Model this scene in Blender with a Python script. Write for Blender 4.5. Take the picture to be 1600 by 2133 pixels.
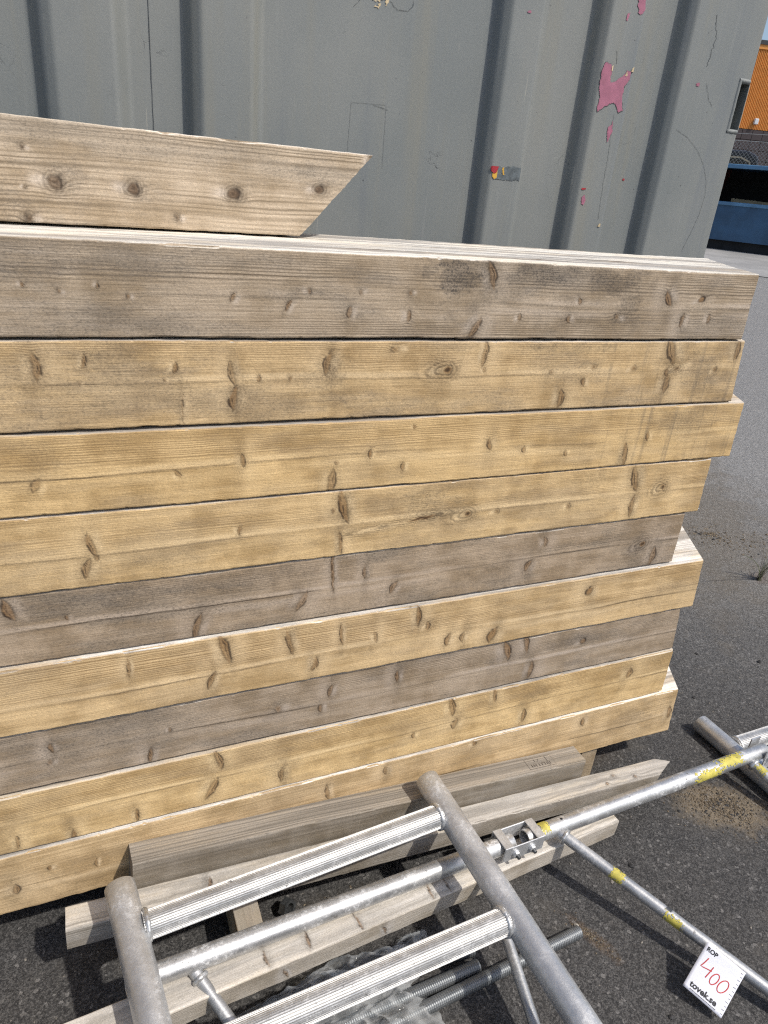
import bpy, bmesh, math, random
import numpy as np
from mathutils import Vector, Matrix, noise as mnoise

for _o in list(bpy.data.objects):
    bpy.data.objects.remove(_o)
SC = bpy.context.scene
COL = SC.collection

# ------------------------------------------------------------------ camera
cam_d = bpy.data.cameras.new('camera')
cam = bpy.data.objects.new('camera', cam_d)
COL.objects.link(cam)
CAM_H = 1.35
XA = (0.917672, -0.09299, 0.386304)
YA = (-0.387567, -0.423772, 0.818663)
ZA = (0.087578, -0.900983, -0.424924)
cam.matrix_world = Matrix((
    (XA[0], -XA[1], -XA[2], 0.0),
    (YA[0], -YA[1], -YA[2], 0.0),
    (ZA[0], -ZA[1], -ZA[2], CAM_H),
    (0, 0, 0, 1)))
cam_d.sensor_fit = 'VERTICAL'
cam_d.sensor_height = 24.0
cam_d.lens = 24.0 * 1475.0 / 2133.0
cam_d.clip_start = 0.05
cam_d.clip_end = 2000
SC.camera = cam

# ------------------------------------------------------------------ light
SUN_TO = Vector((0.44, -0.60, 1.0)).normalized()      # towards the sun
world = bpy.data.worlds.new('World')
SC.world = world
world.use_nodes = True
wn = world.node_tree
bg = wn.nodes['Background']
sky = wn.nodes.new('ShaderNodeTexSky')
sky.sky_type = 'NISHITA'
sky.sun_disc = False
sky.sun_elevation = math.asin(SUN_TO.z)
sky.sun_rotation = math.atan2(SUN_TO.x, SUN_TO.y)
sky.dust_density = 2.5
sky.ozone_density = 1.0
wn.links.new(sky.outputs[0], bg.inputs[0])
bg.inputs[1].default_value = 0.135
sun_d = bpy.data.lights.new('sun', 'SUN')
sun_d.energy = 3.1
sun_d.angle = math.radians(1.2)
sun_d.color = (1.0, 0.95, 0.87)
sun = bpy.data.objects.new('sun', sun_d)
COL.objects.link(sun)
sun.location = SUN_TO * 30
sun.rotation_euler = (-SUN_TO).to_track_quat('-Z', 'Y').to_euler()
SC.view_settings.view_transform = 'Standard'
SC.view_settings.look = 'None'
SC.view_settings.gamma = 1.0
SC.view_settings.use_curve_mapping = False
SC.view_settings.exposure = 0.12
SC.render.engine = 'CYCLES'
SC.cycles.max_bounces = 5
SC.cycles.diffuse_bounces = 2
SC.cycles.glossy_bounces = 3
SC.cycles.transmission_bounces = 2
SC.cycles.transparent_max_bounces = 10
SC.cycles.use_denoising = False
SC.cycles.filter_width = 1.2
SC.cycles.use_adaptive_sampling = True
SC.cycles.adaptive_threshold = 0.02

# ------------------------------------------------------------------ helpers
def link(name, me, mat=None, parent=None, loc=None, rot=None):
    o = bpy.data.objects.new(name, me)
    COL.objects.link(o)
    if mat is not None and me is not None and len(me.materials) == 0:
        me.materials.append(mat)
    if parent is not None:
        o.parent = parent
    if loc is not None:
        o.location = loc
    if rot is not None:
        o.rotation_euler = rot
    return o

def tag(o, label, cat, group=None):
    o['label'] = label
    o['category'] = cat
    if group:
        o['group'] = group
    return o

def structure(o):
    o['kind'] = 'structure'
    return o

def thing(name, label, cat, loc=(0, 0, 0), rotz=0.0, group=None):
    o = bpy.data.objects.new(name, None)
    o.empty_display_size = 0.05
    COL.objects.link(o)
    o.location = loc
    o.rotation_euler = (0, 0, rotz)
    return tag(o, label, cat, group)

def mesh(name, V, F, smooth=False):
    me = bpy.data.meshes.new(name)
    me.from_pydata([tuple(v) for v in V], [], F)
    me.validate()
    if smooth:
        me.polygons.foreach_set('use_smooth', [True] * len(me.polygons))
    me.update()
    return me

def box_vf(x0, x1, y0, y1, z0, z1, off=0):
    V = [(x0, y0, z0), (x1, y0, z0), (x1, y1, z0), (x0, y1, z0), (x0, y0, z1), (x1, y0, z1), (x1, y1, z1), (x0, y1, z1)]
    F = [(0, 3, 2, 1), (4, 5, 6, 7), (0, 1, 5, 4), (1, 2, 6, 5), (2, 3, 7, 6), (3, 0, 4, 7)]
    return V, [tuple(i + off for i in f) for f in F]

def boxes(name, bs):
    V, F = [], []
    for b in bs:
        v, f = box_vf(*b, off=len(V))
        V += v
        F += f
    return mesh(name, V, F)

def bevel_box(name, b, w=0.003, seg=2):
    me = boxes(name, [b])
    bm = bmesh.new()
    bm.from_mesh(me)
    bmesh.ops.bevel(bm, geom=bm.edges[:], offset=w, segments=seg, affect='EDGES', profile=0.5)
    bm.to_mesh(me)
    bm.free()
    return me

def frame_of(p0, p1):
    a = Vector(p0)
    d = (Vector(p1) - a)
    L = d.length
    d.normalize()
    up = Vector((0, 0, 1)) if abs(d.z) < 0.9 else Vector((0, 1, 0))
    u = d.cross(up).normalized()
    v = u.cross(d).normalized()
    return a, d, u, v, L

def loft(name, p0, p1, prof, n=2, cap=True, smooth=True, wob=0.0, seed=0):
    """closed profile [(u,v)] swept straight from p0 to p1"""
    a, d, u, v, L = frame_of(p0, p1)
    V, F = [], []
    m = len(prof)
    for i in range(n):
        s = L * i / (n - 1)
        for (pu, pv) in prof:
            q = a + d * s + u * pu + v * pv
            if wob:
                q += Vector(mnoise.noise_vector(q * 9 + Vector((seed, 0, 0)))) * wob
            V.append(q)
    for i in range(n - 1):
        for j in range(m):
            k = (j + 1) % m
            F.append((i * m + j, i * m + k, (i + 1) * m + k, (i + 1) * m + j))
    if cap:
        F.append(tuple(range(m - 1, -1, -1)))
        F.append(tuple((n - 1) * m + j for j in range(m)))
    me = mesh(name, V, F, smooth)
    return me

def circ(r, n=24):
    return [(r * math.cos(2 * math.pi * i / n), r * math.sin(2 * math.pi * i / n)) for i in range(n)]

def tube(name, p0, p1, r, wall=0.003, seg=28, n=14, wob=0.0, seed=0):
    """hollow round tube, open at both ends"""
    a, d, u, v, L = frame_of(p0, p1)
    V, F = [], []
    rows = [(L * i / (n - 1), r) for i in range(n)]
    rows[0:1] = [(0.0015, r - wall), (0.0, r - wall * 0.75), (0.0, r - wall * 0.25), (0.0012, r)]
    rows[-1:] = [(L - 0.0012, r), (L, r - wall * 0.25), (L, r - wall * 0.75), (L - 0.0015, r - wall)]
    rows = [(min(0.08, L * .4), r - wall)] + rows + [(L - min(0.08, L * .4), r - wall)]
    for (s, rr) in rows:
        for i in range(seg):
            t = 2 * math.pi * i / seg
            q = a + d * s + u * (rr * math.cos(t)) + v * (rr * math.sin(t))
            if wob:
                q += Vector(mnoise.noise_vector(q * 14 + Vector((seed, 3, 0)))) * wob
            V.append(q)
    for i in range(len(rows) - 1):
        for j in range(seg):
            k = (j + 1) % seg
            F.append((i * seg + j, i * seg + k, (i + 1) * seg + k, (i + 1) * seg + j))
    F.append(tuple(range(seg)))
    F.append(tuple((len(rows) - 1) * seg + j for j in range(seg - 1, -1, -1)))
    return mesh(name, V, F, True)

def rung_mesh(name, p0, p1, r, ribs=38):
    prof = []
    for i in range(ribs):
        for (f, rr) in ((0.0, 1.0), (0.50, 1.0), (0.62, 0.955), (0.88, 0.955)):
            t = 2 * math.pi * (i + f) / ribs
            prof.append((r * rr * math.cos(t), r * rr * math.sin(t)))
    return loft(name, p0, p1, prof, n=3, smooth=False)

def weld_ring(name, c, axis, r, minor, seed=0, n=40, m=8):
    a, d, u, v, L = frame_of(c, Vector(c) + Vector(axis))
    V, F = [], []
    for i in range(n):
        t = 2 * math.pi * i / n
        k = 1 + 0.35 * mnoise.noise(Vector((math.cos(t) * 2.5, math.sin(t) * 2.5, seed))) + 0.18 * math.sin(t * 13)
        for j in range(m):
            s = 2 * math.pi * j / m
            rr = r + minor * k * math.cos(s)
            V.append(a + u * rr * math.cos(t) + v * rr * math.sin(t) + d * (minor * k * math.sin(s)))
    for i in range(n):
        for j in range(m):
            i2, j2 = (i + 1) % n, (j + 1) % m
            F.append((i * m + j, i2 * m + j, i2 * m + j2, i * m + j2))
    return mesh(name, V, F, True)

def ribbon(name, pts, w, normal, off=0.0):
    """thin flat stroke lying on a surface"""
    V, F = [], []
    N = Vector(normal)
    P = [Vector(p) for p in pts]
    for i, p in enumerate(P):
        d = (P[min(i + 1, len(P) - 1)] - P[max(i - 1, 0)]).normalized()
        s = d.cross(N).normalized()
        ww = w[i] if isinstance(w, (list, tuple)) else w
        V += [p + s * ww * .5 + N * off, p - s * ww * .5 + N * off]
    for i in range(len(P) - 1):
        F.append((2 * i, 2 * i + 1, 2 * i + 3, 2 * i + 2))
    return V, F

# ------------------------------------------------------------------ node helper
class NT:
    def __init__(self, name):
        self.mat = bpy.data.materials.new(name)
        self.mat.use_nodes = True
        self.t = self.mat.node_tree
        self.bsdf = self.t.nodes['Principled BSDF']
        self.out = self.t.nodes['Material Output']
        self.tc = self.t.nodes.new('ShaderNodeTexCoord')
        self.obj = self.tc.outputs['Object']

    def _set(self, sock, v):
        if v is None:
            return
        if isinstance(v, bpy.types.NodeSocket):
            self.t.links.new(v, sock)
        else:
            if isinstance(v, tuple) and len(v) == 3 and sock.type == 'RGBA':
                v = v + (1.0,)
            sock.default_value = v

    def m(self, op, a, b=None, c=None, clamp=False):
        n = self.t.nodes.new('ShaderNodeMath')
        n.operation = op
        n.use_clamp = clamp
        for s, v in zip(n.inputs, (a, b, c)):
            self._set(s, v)
        return n.outputs[0]

    def v(self, op, a, b=None):
        n = self.t.nodes.new('ShaderNodeVectorMath')
        n.operation = op
        self._set(n.inputs[0], a)
        if b is not None:
            self._set(n.inputs[1], b)
        return n.outputs[1] if op in ('DOT_PRODUCT', 'LENGTH') else n.outputs[0]

    def mix(self, f, a, b, blend='MIX'):
        n = self.t.nodes.new('ShaderNodeMix')
        n.data_type = 'RGBA'
        n.blend_type = blend
        self._set(n.inputs[0], f)
        self._set(n.inputs[6], a)
        self._set(n.inputs[7], b)
        return n.outputs[2]

    def noise(self, vec, scale=1.0, detail=2.0, rough=0.5, col=False):
        n = self.t.nodes.new('ShaderNodeTexNoise')
        self._set(n.inputs['Vector'], vec)
        n.inputs['Scale'].default_value = scale
        n.inputs['Detail'].default_value = detail
        n.inputs['Roughness'].default_value = rough
        return n.outputs[1] if col else n.outputs[0]

    def voro(self, vec, scale, feature='F1', out=0):
        n = self.t.nodes.new('ShaderNodeTexVoronoi')
        n.feature = feature
        self._set(n.inputs['Vector'], vec)
        n.inputs['Scale'].default_value = scale
        return n.outputs[out]

    def ss(self, x, lo, hi, a=0.0, b=1.0):
        n = self.t.nodes.new('ShaderNodeMapRange')
        n.interpolation_type = 'SMOOTHSTEP'
        self._set(n.inputs[0], x)
        n.inputs[1].default_value = lo
        n.inputs[2].default_value = hi
        n.inputs[3].default_value = a
        n.inputs[4].default_value = b
        return n.outputs[0]

    def sep(self, vec):
        n = self.t.nodes.new('ShaderNodeSeparateXYZ')
        self._set(n.inputs[0], vec)
        return n.outputs

    def comb(self, x, y, z):
        n = self.t.nodes.new('ShaderNodeCombineXYZ')
        for s, q in zip(n.inputs, (x, y, z)):
            self._set(s, q)
        return n.outputs[0]

    def mapping(self, vec, loc, rot, scale):
        n = self.t.nodes.new('ShaderNodeMapping')
        n.vector_type = 'TEXTURE'
        self._set(n.inputs[0], vec)
        n.inputs[1].default_value = loc
        n.inputs[2].default_value = rot
        n.inputs[3].default_value = scale
        return n.outputs[0]

    def bump(self, h, dist, strength=1.0):
        n = self.t.nodes.new('ShaderNodeBump')
        self._set(n.inputs['Height'], h)
        n.inputs['Distance'].default_value = dist
        n.inputs['Strength'].default_value = strength
        self.t.links.new(n.outputs[0], self.bsdf.inputs['Normal'])

    def done(self, col=None, rough=None, metal=None, spec=None):
        b = self.bsdf.inputs
        self._set(b['Base Color'], col)
        self._set(b['Roughness'], rough)
        self._set(b['Metallic'], metal)
        self._set(b['Specular IOR Level'], spec)
        return self.mat

def plain(name, col, rough=0.6, metal=0.0, var=0.25, scale=30.0, bump=0.0):
    n = NT(name)
    a = n.noise(n.obj, scale, 4, 0.6)
    c = n.mix(n.ss(a, 0.3, 0.7), tuple(x * (1 - var) for x in col), tuple(min(1, x * (1 + var)) for x in col))
    if bump:
        n.bump(a, bump, 0.6)
    return n.done(c, rough, metal)

# ------------------------------------------------------------------ wood
def vn(x, y, seed=0.0):
    """smooth value noise on numpy arrays, 0..1"""
    xi, yi = np.floor(x), np.floor(y)
    fx, fy = x - xi, y - yi
    fx = fx * fx * (3 - 2 * fx)
    fy = fy * fy * (3 - 2 * fy)
    def h(i, j):
        q = np.sin(i * 127.1 + j * 311.7 + seed * 74.7) * 43758.5453
        return q - np.floor(q)
    return (h(xi, yi) * (1 - fx) + h(xi + 1, yi) * fx) * (1 - fy) + (h(xi, yi + 1) * (1 - fx) + h(xi + 1, yi + 1) * fx) * fy

def sst(x, a, b):
    t = np.clip((x - a) / (b - a), 0, 1)
    return t * t * (3 - 2 * t)

ATTR = ('shift', 'core', 'edge', 'halo', 'pale', 'stain')
def knot_fields(u, w, knots, stains, seed, bump, ring, pz=None):
    """u along the timber, w across the face (metres); fields describing the knots of one face"""
    n = len(u)
    f = {k: np.zeros(n) for k in ATTR}
    rnd = random.Random(int(seed * 100) + 7)
    du = (vn(u * 90, w * 90, seed) - .5) * .0030 + (vn(u * 230, w * 230, seed + 3) - .5) * .0014
    dw = (vn(u * 90, w * 90, seed + 5) - .5) * .0030
    for (ku, kw, W, L, ang) in knots:
        if W < L:
            W = W * 0.80
        R = max(5.0 * max(W, L), .09 if L > .010 else 0)
        m = np.nonzero((np.abs(u - ku) < R) & (np.abs(w - kw) < R))[0]
        side = 1 if rnd.random() < .5 else -1
        tone = rnd.uniform(.55, 1.0)
        lens = L > 1.5 * W
        if len(m) == 0:
            continue
        a, b = u[m] + du[m] - ku, w[m] + dw[m] - kw
        ca, sa = math.cos(ang), math.sin(ang)
        qx = (a * ca - b * sa) / W
        qz = (a * sa + b * ca) / L
        if lens:
            qx = qx + 0.35 * side * (qz * qz - .3)          # spike knots are bowed
            D = np.abs(qx) * 1.05 + 0.85 * qz * qz
        else:
            D = np.sqrt(qx * qx + qz * qz)
        eye = (not lens) and W > .0085
        small = (not lens) and W < .007
        core = sst(D, 1.15, .70)
        if eye and not ring:
            core = sst(D, .75, .35)
        if small:
            core = sst(D, 1.1, .3) * .75
        s = sst(qx * side, -.25, .75)
        band = sst(D, .55, .95) * sst(D, 1.5, 1.05)
        nz = vn(u[m] * 260, w[m] * 120, seed + 9)
        edge = band * (0.45 + 0.55 * s) * sst(nz, .08, .42)
        if lens and L > .011:
            edge = np.maximum(edge, sst(np.abs(qx - .15 * side), .22, .05) * sst(np.abs(qz), .85, .3) * sst(nz, .25, .5) * .9)
        if eye and not ring:
            De = np.sqrt((np.where(qx < 0, qx / 3.6, qx / 1.5)) ** 2 + (qz / 1.45) ** 2)
            edge = np.maximum(sst(D, .55, .2) * .9, sst(np.sin(De * 15 + 2.5 * (nz - .5)), -.2, .9) * sst(De, 1.9, .5) * .55)
        if small:
            edge = edge * .55 + sst(D, .5, .1) * .5
        if ring:
            rr = np.sin(D * 9.0 + 3 * (nz - .5)) * .5 + .5
            edge = np.maximum(edge, rr * sst(D, 3.0, 1.0) * .6)
        if L > .010 and W < .02:                              # dark and bright shading of grain dips, painted beside the bigger knots
            g1 = np.exp(-((a + side * 1.2 * W) / (1.7 * W + .003)) ** 2 - (b / .045) ** 2) * (.40 + .40 * rnd.random()) * (.5 + vn(u[m] * 30, w[m] * 60, seed + 6))
            g2 = np.exp(-((a - side * 3.0 * W) / (2.5 * W + .004)) ** 2 - (b / .035) ** 2) * .55
            f['halo'][m] = np.maximum(f['halo'][m], g1)
            f['pale'][m] = np.maximum(f['pale'][m], g2)
        r2 = (qx / 2.3) ** 2 + (qz / 1.9) ** 2
        halo = np.exp(-r2 * 1.1) * (0.35 + .65 * s) * tone
        pale = np.exp(-(((qx + 2.1 * side) / 1.2) ** 2 + (qz / 1.0) ** 2)) * (1 - core) * 1.1
        sh = np.exp(-((qx / 1.9) ** 2 + (qz / 1.35) ** 2)) * bump * min(1.0, .2 + W / .010)
        if lens:
            core = core * (.75 + .25 * s)
        f['core'][m] = np.maximum(f['core'][m], core * tone)
        f['edge'][m] = np.maximum(f['edge'][m], edge * (.7 + .3 * tone))
        f['halo'][m] = np.maximum(f['halo'][m], halo)
        f['pale'][m] = np.maximum(f['pale'][m], pale)
        f['shift'][m] += sh
    if pz is not None:
        wv = (vn(u * 2.2, u * 0 + .5, seed + 11) - .5) * .016 + (vn(u * 9, u * 0 + .5, seed + 12) - .5) * .005
        pb = np.exp(-((w - pz - .005 - wv) / .0045) ** 2) * sst(vn(u * 5, u * 0 + .5, seed + 13), .30, .75)
        pb2 = np.exp(-((w - pz + .012 - wv) / .007) ** 2) * sst(vn(u * 4, u * 0 + .5, seed + 14), .40, .8) * .6
        f['pale'] = np.maximum(f['pale'], np.maximum(pb, pb2))
        ln = np.exp(-((w - pz - wv) / .0016) ** 2) * (.35 + .65 * sst(vn(u * 6, u * 0 + .5, seed + 15), .35, .65))
        f['halo'] = np.maximum(f['halo'], ln * .9)
        ck = np.exp(-((w - pz - wv - (vn(u * 40, u * 0 + .5, seed + 17) - .5) * .002) / .0010) ** 2) * sst(vn(u * 4.5, u * 0 + .5, seed + 16), .62, .72)
        f['edge'] = np.maximum(f['edge'], ck * .8)
    for (su, sw, A, B, k) in stains:
        q = np.sqrt(((u - su) / A) ** 2 + ((w - sw) / B) ** 2) + (vn(u * 40, w * 60, seed + 2) - .5) * .9 + (vn(u * 150, w * 300, seed + 4) - .5) * .7
        f['stain'] = np.maximum(f['stain'], sst(q, 1.2, .15) * k)
    return f

def attr(n, name):
    a = n.t.nodes.new('ShaderNodeAttribute')
    a.attribute_name = name
    return a.outputs['Fac']

def wood(name, light, late, grey, seed, pith=(0.015, 0.062), freq=230.0, warp=0.006, greyamt=0.35,
         late_k=0.55, top=(0.66, 0.62, 0.56), top_grey=(0.40, 0.375, 0.34), crack=0.5, topmix=1.0,
         knotA=(0.16, 0.075, 0.026), knotB=(0.34, 0.195, 0.078), bumpk=0.0014, drips=0.0, toplate=0.6, lower=0.5):
    n = NT(name)
    P = n.obj
    Ps = n.v('ADD', P, (seed * 3.17, seed * 1.71, seed * 0.93))
    x, y, z = n.sep(P)
    S, core, edge, halo, pale, stain = [attr(n, k) for k in ATTR]
    wide = n.noise(n.v('MULTIPLY', Ps, (1.3, 5, 5)), 1.0, 1)
    mid = n.noise(n.v('MULTIPLY', Ps, (10, 45, 45)), 1.0, 2)
    yy = n.m('SUBTRACT', y, pith[0])
    zz = n.m('MULTIPLY_ADD', n.m('SUBTRACT', wide, 0.5), warp * 2, n.m('SUBTRACT', z, pith[1]))
    r = n.m('SQRT', n.m('ADD', n.m('MULTIPLY', yy, yy), n.m('MULTIPLY', zz, zz)))
    r = n.m('MULTIPLY_ADD', n.m('SUBTRACT', mid, 0.5), 0.0035, r)
    r = n.m('ADD', r, S)
    rn = n.noise(n.comb(n.m('MULTIPLY', r, 60.0), seed * 2.3, n.m('MULTIPLY', x, 0.15)), 1.0, 1)
    t = n.m('MULTIPLY_ADD', rn, 3.0, n.m('MULTIPLY', r, freq))
    w = n.m('MULTIPLY_ADD', n.m('SINE', n.m('MULTIPLY', t, 6.2832)), 0.5, 0.5)
    lw = n.m('MULTIPLY', n.m('POWER', w, 2.2), n.m('MULTIPLY', n.ss(n.m('ABSOLUTE', zz), 0.003, 0.022, 0.12, 1.0), n.ss(zz, -0.012, 0.012, lower, 1.0)))
    cn = n.ss(n.noise(n.v('MULTIPLY', Ps, (1.4, 26, 26)), 1.0, 1), 0.30, 0.64, 0.25, 1.0)
    fib = n.noise(n.v('MULTIPLY', Ps, (16, 800, 800)), 1.0, 2, 0.65)
    fib2 = n.noise(n.v('MULTIPLY', Ps, (5, 260, 260)), 1.0, 2, 0.6)
    gra = n.noise(Ps, 330, 2, 0.75)
    bn = n.noise(n.v('MULTIPLY', Ps, (4.0, 15, 15)), 1.0, 4, 0.65)
    blot = n.ss(bn, 0.44, 0.66)
    vb = n.noise(n.v('MULTIPLY', Ps, (13, 5, 8)), 1.0, 3, 0.6)
    tone = n.ss(n.m('MULTIPLY_ADD', vb, 0.55, n.m('MULTIPLY', mid, 0.45)), 0.36, 0.60)
    lightv = n.mix(tone, tuple(c * f_ for c, f_ in zip(light, (0.76, 0.72, 0.65))), tuple(min(1, c * 1.14) for c in light))
    lk = n.m('MULTIPLY', n.m('MULTIPLY', lw, cn), late_k)
    c = n.mix(lk, lightv, late)
    c = n.mix(n.m('MULTIPLY', blot, greyamt), c, grey)
    c = n.mix(n.m('MULTIPLY', pale, 0.85), c, tuple(min(1, v * f_) for v, f_ in zip(light, (1.32, 1.38, 1.52))))
    # mildew specks gather where the wood has greyed
    speck = n.ss(n.noise(n.v('MULTIPLY', Ps, (190, 400, 400)), 1.0, 1, 0.6), 0.52, 0.66)
    smask = n.ss(bn, 0.40, 0.62)
    c = n.mix(n.m('MULTIPLY', n.m('MULTIPLY', speck, smask), 0.75 * greyamt * (1.0 if greyamt > 0.4 else 0.55)), c, tuple(g * 0.40 for g in grey))
    c = n.mix(n.m('MULTIPLY', stain, n.ss(gra, 0.25, 0.6, 1.0, 0.45)), c, (0.06, 0.056, 0.055))
    if drips:
        dr = n.ss(n.noise(n.v('MULTIPLY', Ps, (70, 3, 2.0)), 1.0, 2), 0.52, 0.72)
        dm = n.ss(n.m('MULTIPLY_ADD', n.m('SUBTRACT', mid, 0.5), 0.5, x), 0.75, 1.1)
        c = n.mix(n.m('MULTIPLY', n.m('MULTIPLY', dr, dm), drips), c, tuple(g * 0.55 for g in grey))
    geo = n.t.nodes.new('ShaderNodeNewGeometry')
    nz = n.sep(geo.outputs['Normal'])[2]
    # separate streaked colour, mostly paler, on faces turned up
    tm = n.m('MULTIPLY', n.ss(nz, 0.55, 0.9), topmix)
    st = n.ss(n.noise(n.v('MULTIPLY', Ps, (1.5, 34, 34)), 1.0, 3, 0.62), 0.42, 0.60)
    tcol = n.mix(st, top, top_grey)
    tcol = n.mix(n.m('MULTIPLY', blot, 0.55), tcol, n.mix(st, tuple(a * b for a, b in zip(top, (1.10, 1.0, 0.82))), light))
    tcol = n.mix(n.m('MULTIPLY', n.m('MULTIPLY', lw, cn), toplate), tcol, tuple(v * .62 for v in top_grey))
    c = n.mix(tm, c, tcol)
    c = n.mix(1.0, c, n.mix(n.ss(fib, 0.25, 0.75), (0.89, 0.88, 0.87), (1.09, 1.09, 1.09)), 'MULTIPLY')
    c = n.mix(1.0, c, n.mix(n.ss(fib2, 0.25, 0.75), (0.91, 0.90, 0.88), (1.07, 1.07, 1.07)), 'MULTIPLY')
    c = n.mix(1.0, c, n.mix(n.ss(gra, 0.25, 0.75), (0.86, 0.855, 0.85), (1.10, 1.10, 1.10)), 'MULTIPLY')
    # pith line and drying cracks along it
    if crack:
        ln = n.m('ABSOLUTE', n.m('ADD', zz, n.m('MULTIPLY', n.m('SUBTRACT', mid, 0.5), 0.012)))
        lm = n.m('MULTIPLY', n.ss(ln, 0.0014, 0.0003), n.ss(y, 0.02, 0.004))
        lm = n.m('MULTIPLY', lm, n.ss(n.noise(n.v('MULTIPLY', Ps, (7, 0, 0)), 1.0, 2), 0.46, 0.58))
        c = n.mix(n.m('MULTIPLY', lm, crack), c, (0.07, 0.045, 0.025))
    c = n.mix(n.m('MULTIPLY', halo, n.ss(gra, 0.25, 0.65, 0.80, 0.45)), c, tuple(a * 0.34 + b * 0.16 for a, b in zip(late, grey)))
    c = n.mix(n.m('MULTIPLY', core, 0.80), c, n.mix(fib, knotA, knotB))
    c = n.mix(n.m('MULTIPLY', edge, 0.92), c, (0.030, 0.018, 0.012))
    h = n.m('MULTIPLY_ADD', fib, 0.40, n.m('MULTIPLY', gra, 0.35))
    h = n.m('MULTIPLY_ADD', halo, 0.25, h)
    h = n.m('MULTIPLY_ADD', edge, -0.45, h)
    n.bump(h, bumpk, 0.8)
    return n.done(c, 0.78, 0.0, 0.3)

def beam_mesh(name, x0, x1, h, d, my=0.0, mz=0.0, r=0.003, n=70, jit=0.0006, seed=0.0, lmy=0.0, lmz=0.0, bow=0.0,
              knots=(), topknots=(), stains=(), bump=0.006, vis=None, ring=False, step=0.0017, pithz=None):
    """timber along x, front face at y=0, underside at z=0; my, mz slant the right end, lmy, lmz the left end.
    vis: the stretch of x that is finely divided so that the knots of the front and upper face have shape"""
    prof = []
    for ci, (cy, cz, a0) in enumerate(((r, r, 180), (d - r, r, 270), (d - r, h - r, 0), (r, h - r, 90))):
        for k in range(4):
            a = math.radians(a0 + 30 * k)
            prof.append((cy + r * math.cos(a), cz + r * math.sin(a)))
        if ci == 2 and vis and topknots:
            k = max(2, int((d - 2 * r) / step))
            prof += [(d - r - (d - 2 * r) * i / k, h) for i in range(1, k)]
        if ci == 3 and vis and knots:
            k = max(2, int((h - 2 * r) / step))
            prof += [(0.0, h - r - (h - 2 * r) * i / k) for i in range(1, k)]
    m = len(prof)
    if vis:
        L = x1 - x0
        ts = list(np.linspace(0, (vis[0] - x0) / L, 16)[:-1]) + list(np.linspace((vis[0] - x0) / L, (vis[1] - x0) / L, int((vis[1] - vis[0]) / step)))
        if vis[1] < x1 - 1e-4:
            ts += list(np.linspace((vis[1] - x0) / L, 1, 12)[1:])
        T = np.array(ts)
    else:
        T = 1 - (1 - np.linspace(0, 1, n)) ** 1.3
    nn = len(T)
    PY = np.array([p[0] for p in prof])[None, :].repeat(nn, 0)
    PZ = np.array([p[1] for p in prof])[None, :].repeat(nn, 0)
    XA_ = x0 + lmy * PY + lmz * PZ
    XB_ = x1 + my * PY + mz * PZ
    X = XA_ + (XB_ - XA_) * T[:, None]
    # the sawn ends are a little ragged
    X[-1] += (vn(PZ[-1] * 420, PY[-1] * 420, seed) - .5) * .0018
    jy = (vn(X * 7 + seed, PZ * 14 + PY * 9, seed) - .5) * 2 * jit + (vn(X * 55, PZ * 45 + PY * 45, seed + 2) - .5) * jit
    jz = (vn(X * 7 + seed, PY * 14 + PZ * 9, seed + 4) - .5) * 2 * jit + (vn(X * 55, PZ * 45 + PY * 45, seed + 6) - .5) * jit + bow * np.sin(X * 2.1 + seed)
    chip = np.clip(vn(X * 22, PY * 30 + PZ * 30, seed + 8) - .74, 0, 1) * .010 + np.clip(vn(X * 90, PY * 30 + PZ * 30, seed + 9) - .78, 0, 1) * .005
    cf = (PY < r) & ((PZ < r) | (PZ > h - r))
    jy = jy + np.where(cf, chip, 0)
    jz = jz + np.where(cf & (PZ > h / 2), -chip, 0) + np.where(cf & (PZ < h / 2), chip * .25, 0)
    co = np.stack([X, PY + jy, PZ + jz], -1).reshape(-1, 3)
    ii, jj = np.meshgrid(np.arange(nn - 1), np.arange(m), indexing='ij')
    kk = (jj + 1) % m
    F = np.stack([ii * m + jj, ii * m + kk, (ii + 1) * m + kk, (ii + 1) * m + jj], -1).reshape(-1, 4).tolist()
    F.append(tuple(range(m - 1, -1, -1)))
    F.append(tuple((nn - 1) * m + j for j in range(m)))
    me = bpy.data.meshes.new(name)
    me.from_pydata(co.tolist(), [], F)
    me.update()
    if vis and (knots or topknots or stains):
        u, py, pz = X.reshape(-1), PY.reshape(-1), PZ.reshape(-1)
        out = {k: np.zeros(len(u)) for k in ATTR}
        front = py < r * .6
        topf = (pz > h - r * .6) & ~front
        for msk, w_, ks, ss_, ph in ((front, pz, knots, stains, pithz), (topf, py, topknots, (), None)):
            if not (len(ks) or len(ss_)):
                continue
            f = knot_fields(u[msk], w_[msk], ks, ss_, seed, bump, ring, ph)
            for k in ATTR:
                out[k][msk] = f[k]
        for k in ATTR:
            at = me.attributes.new(k, 'FLOAT', 'POINT')
            at.data.foreach_set('value', out[k].astype(np.float32))
    return me

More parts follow.
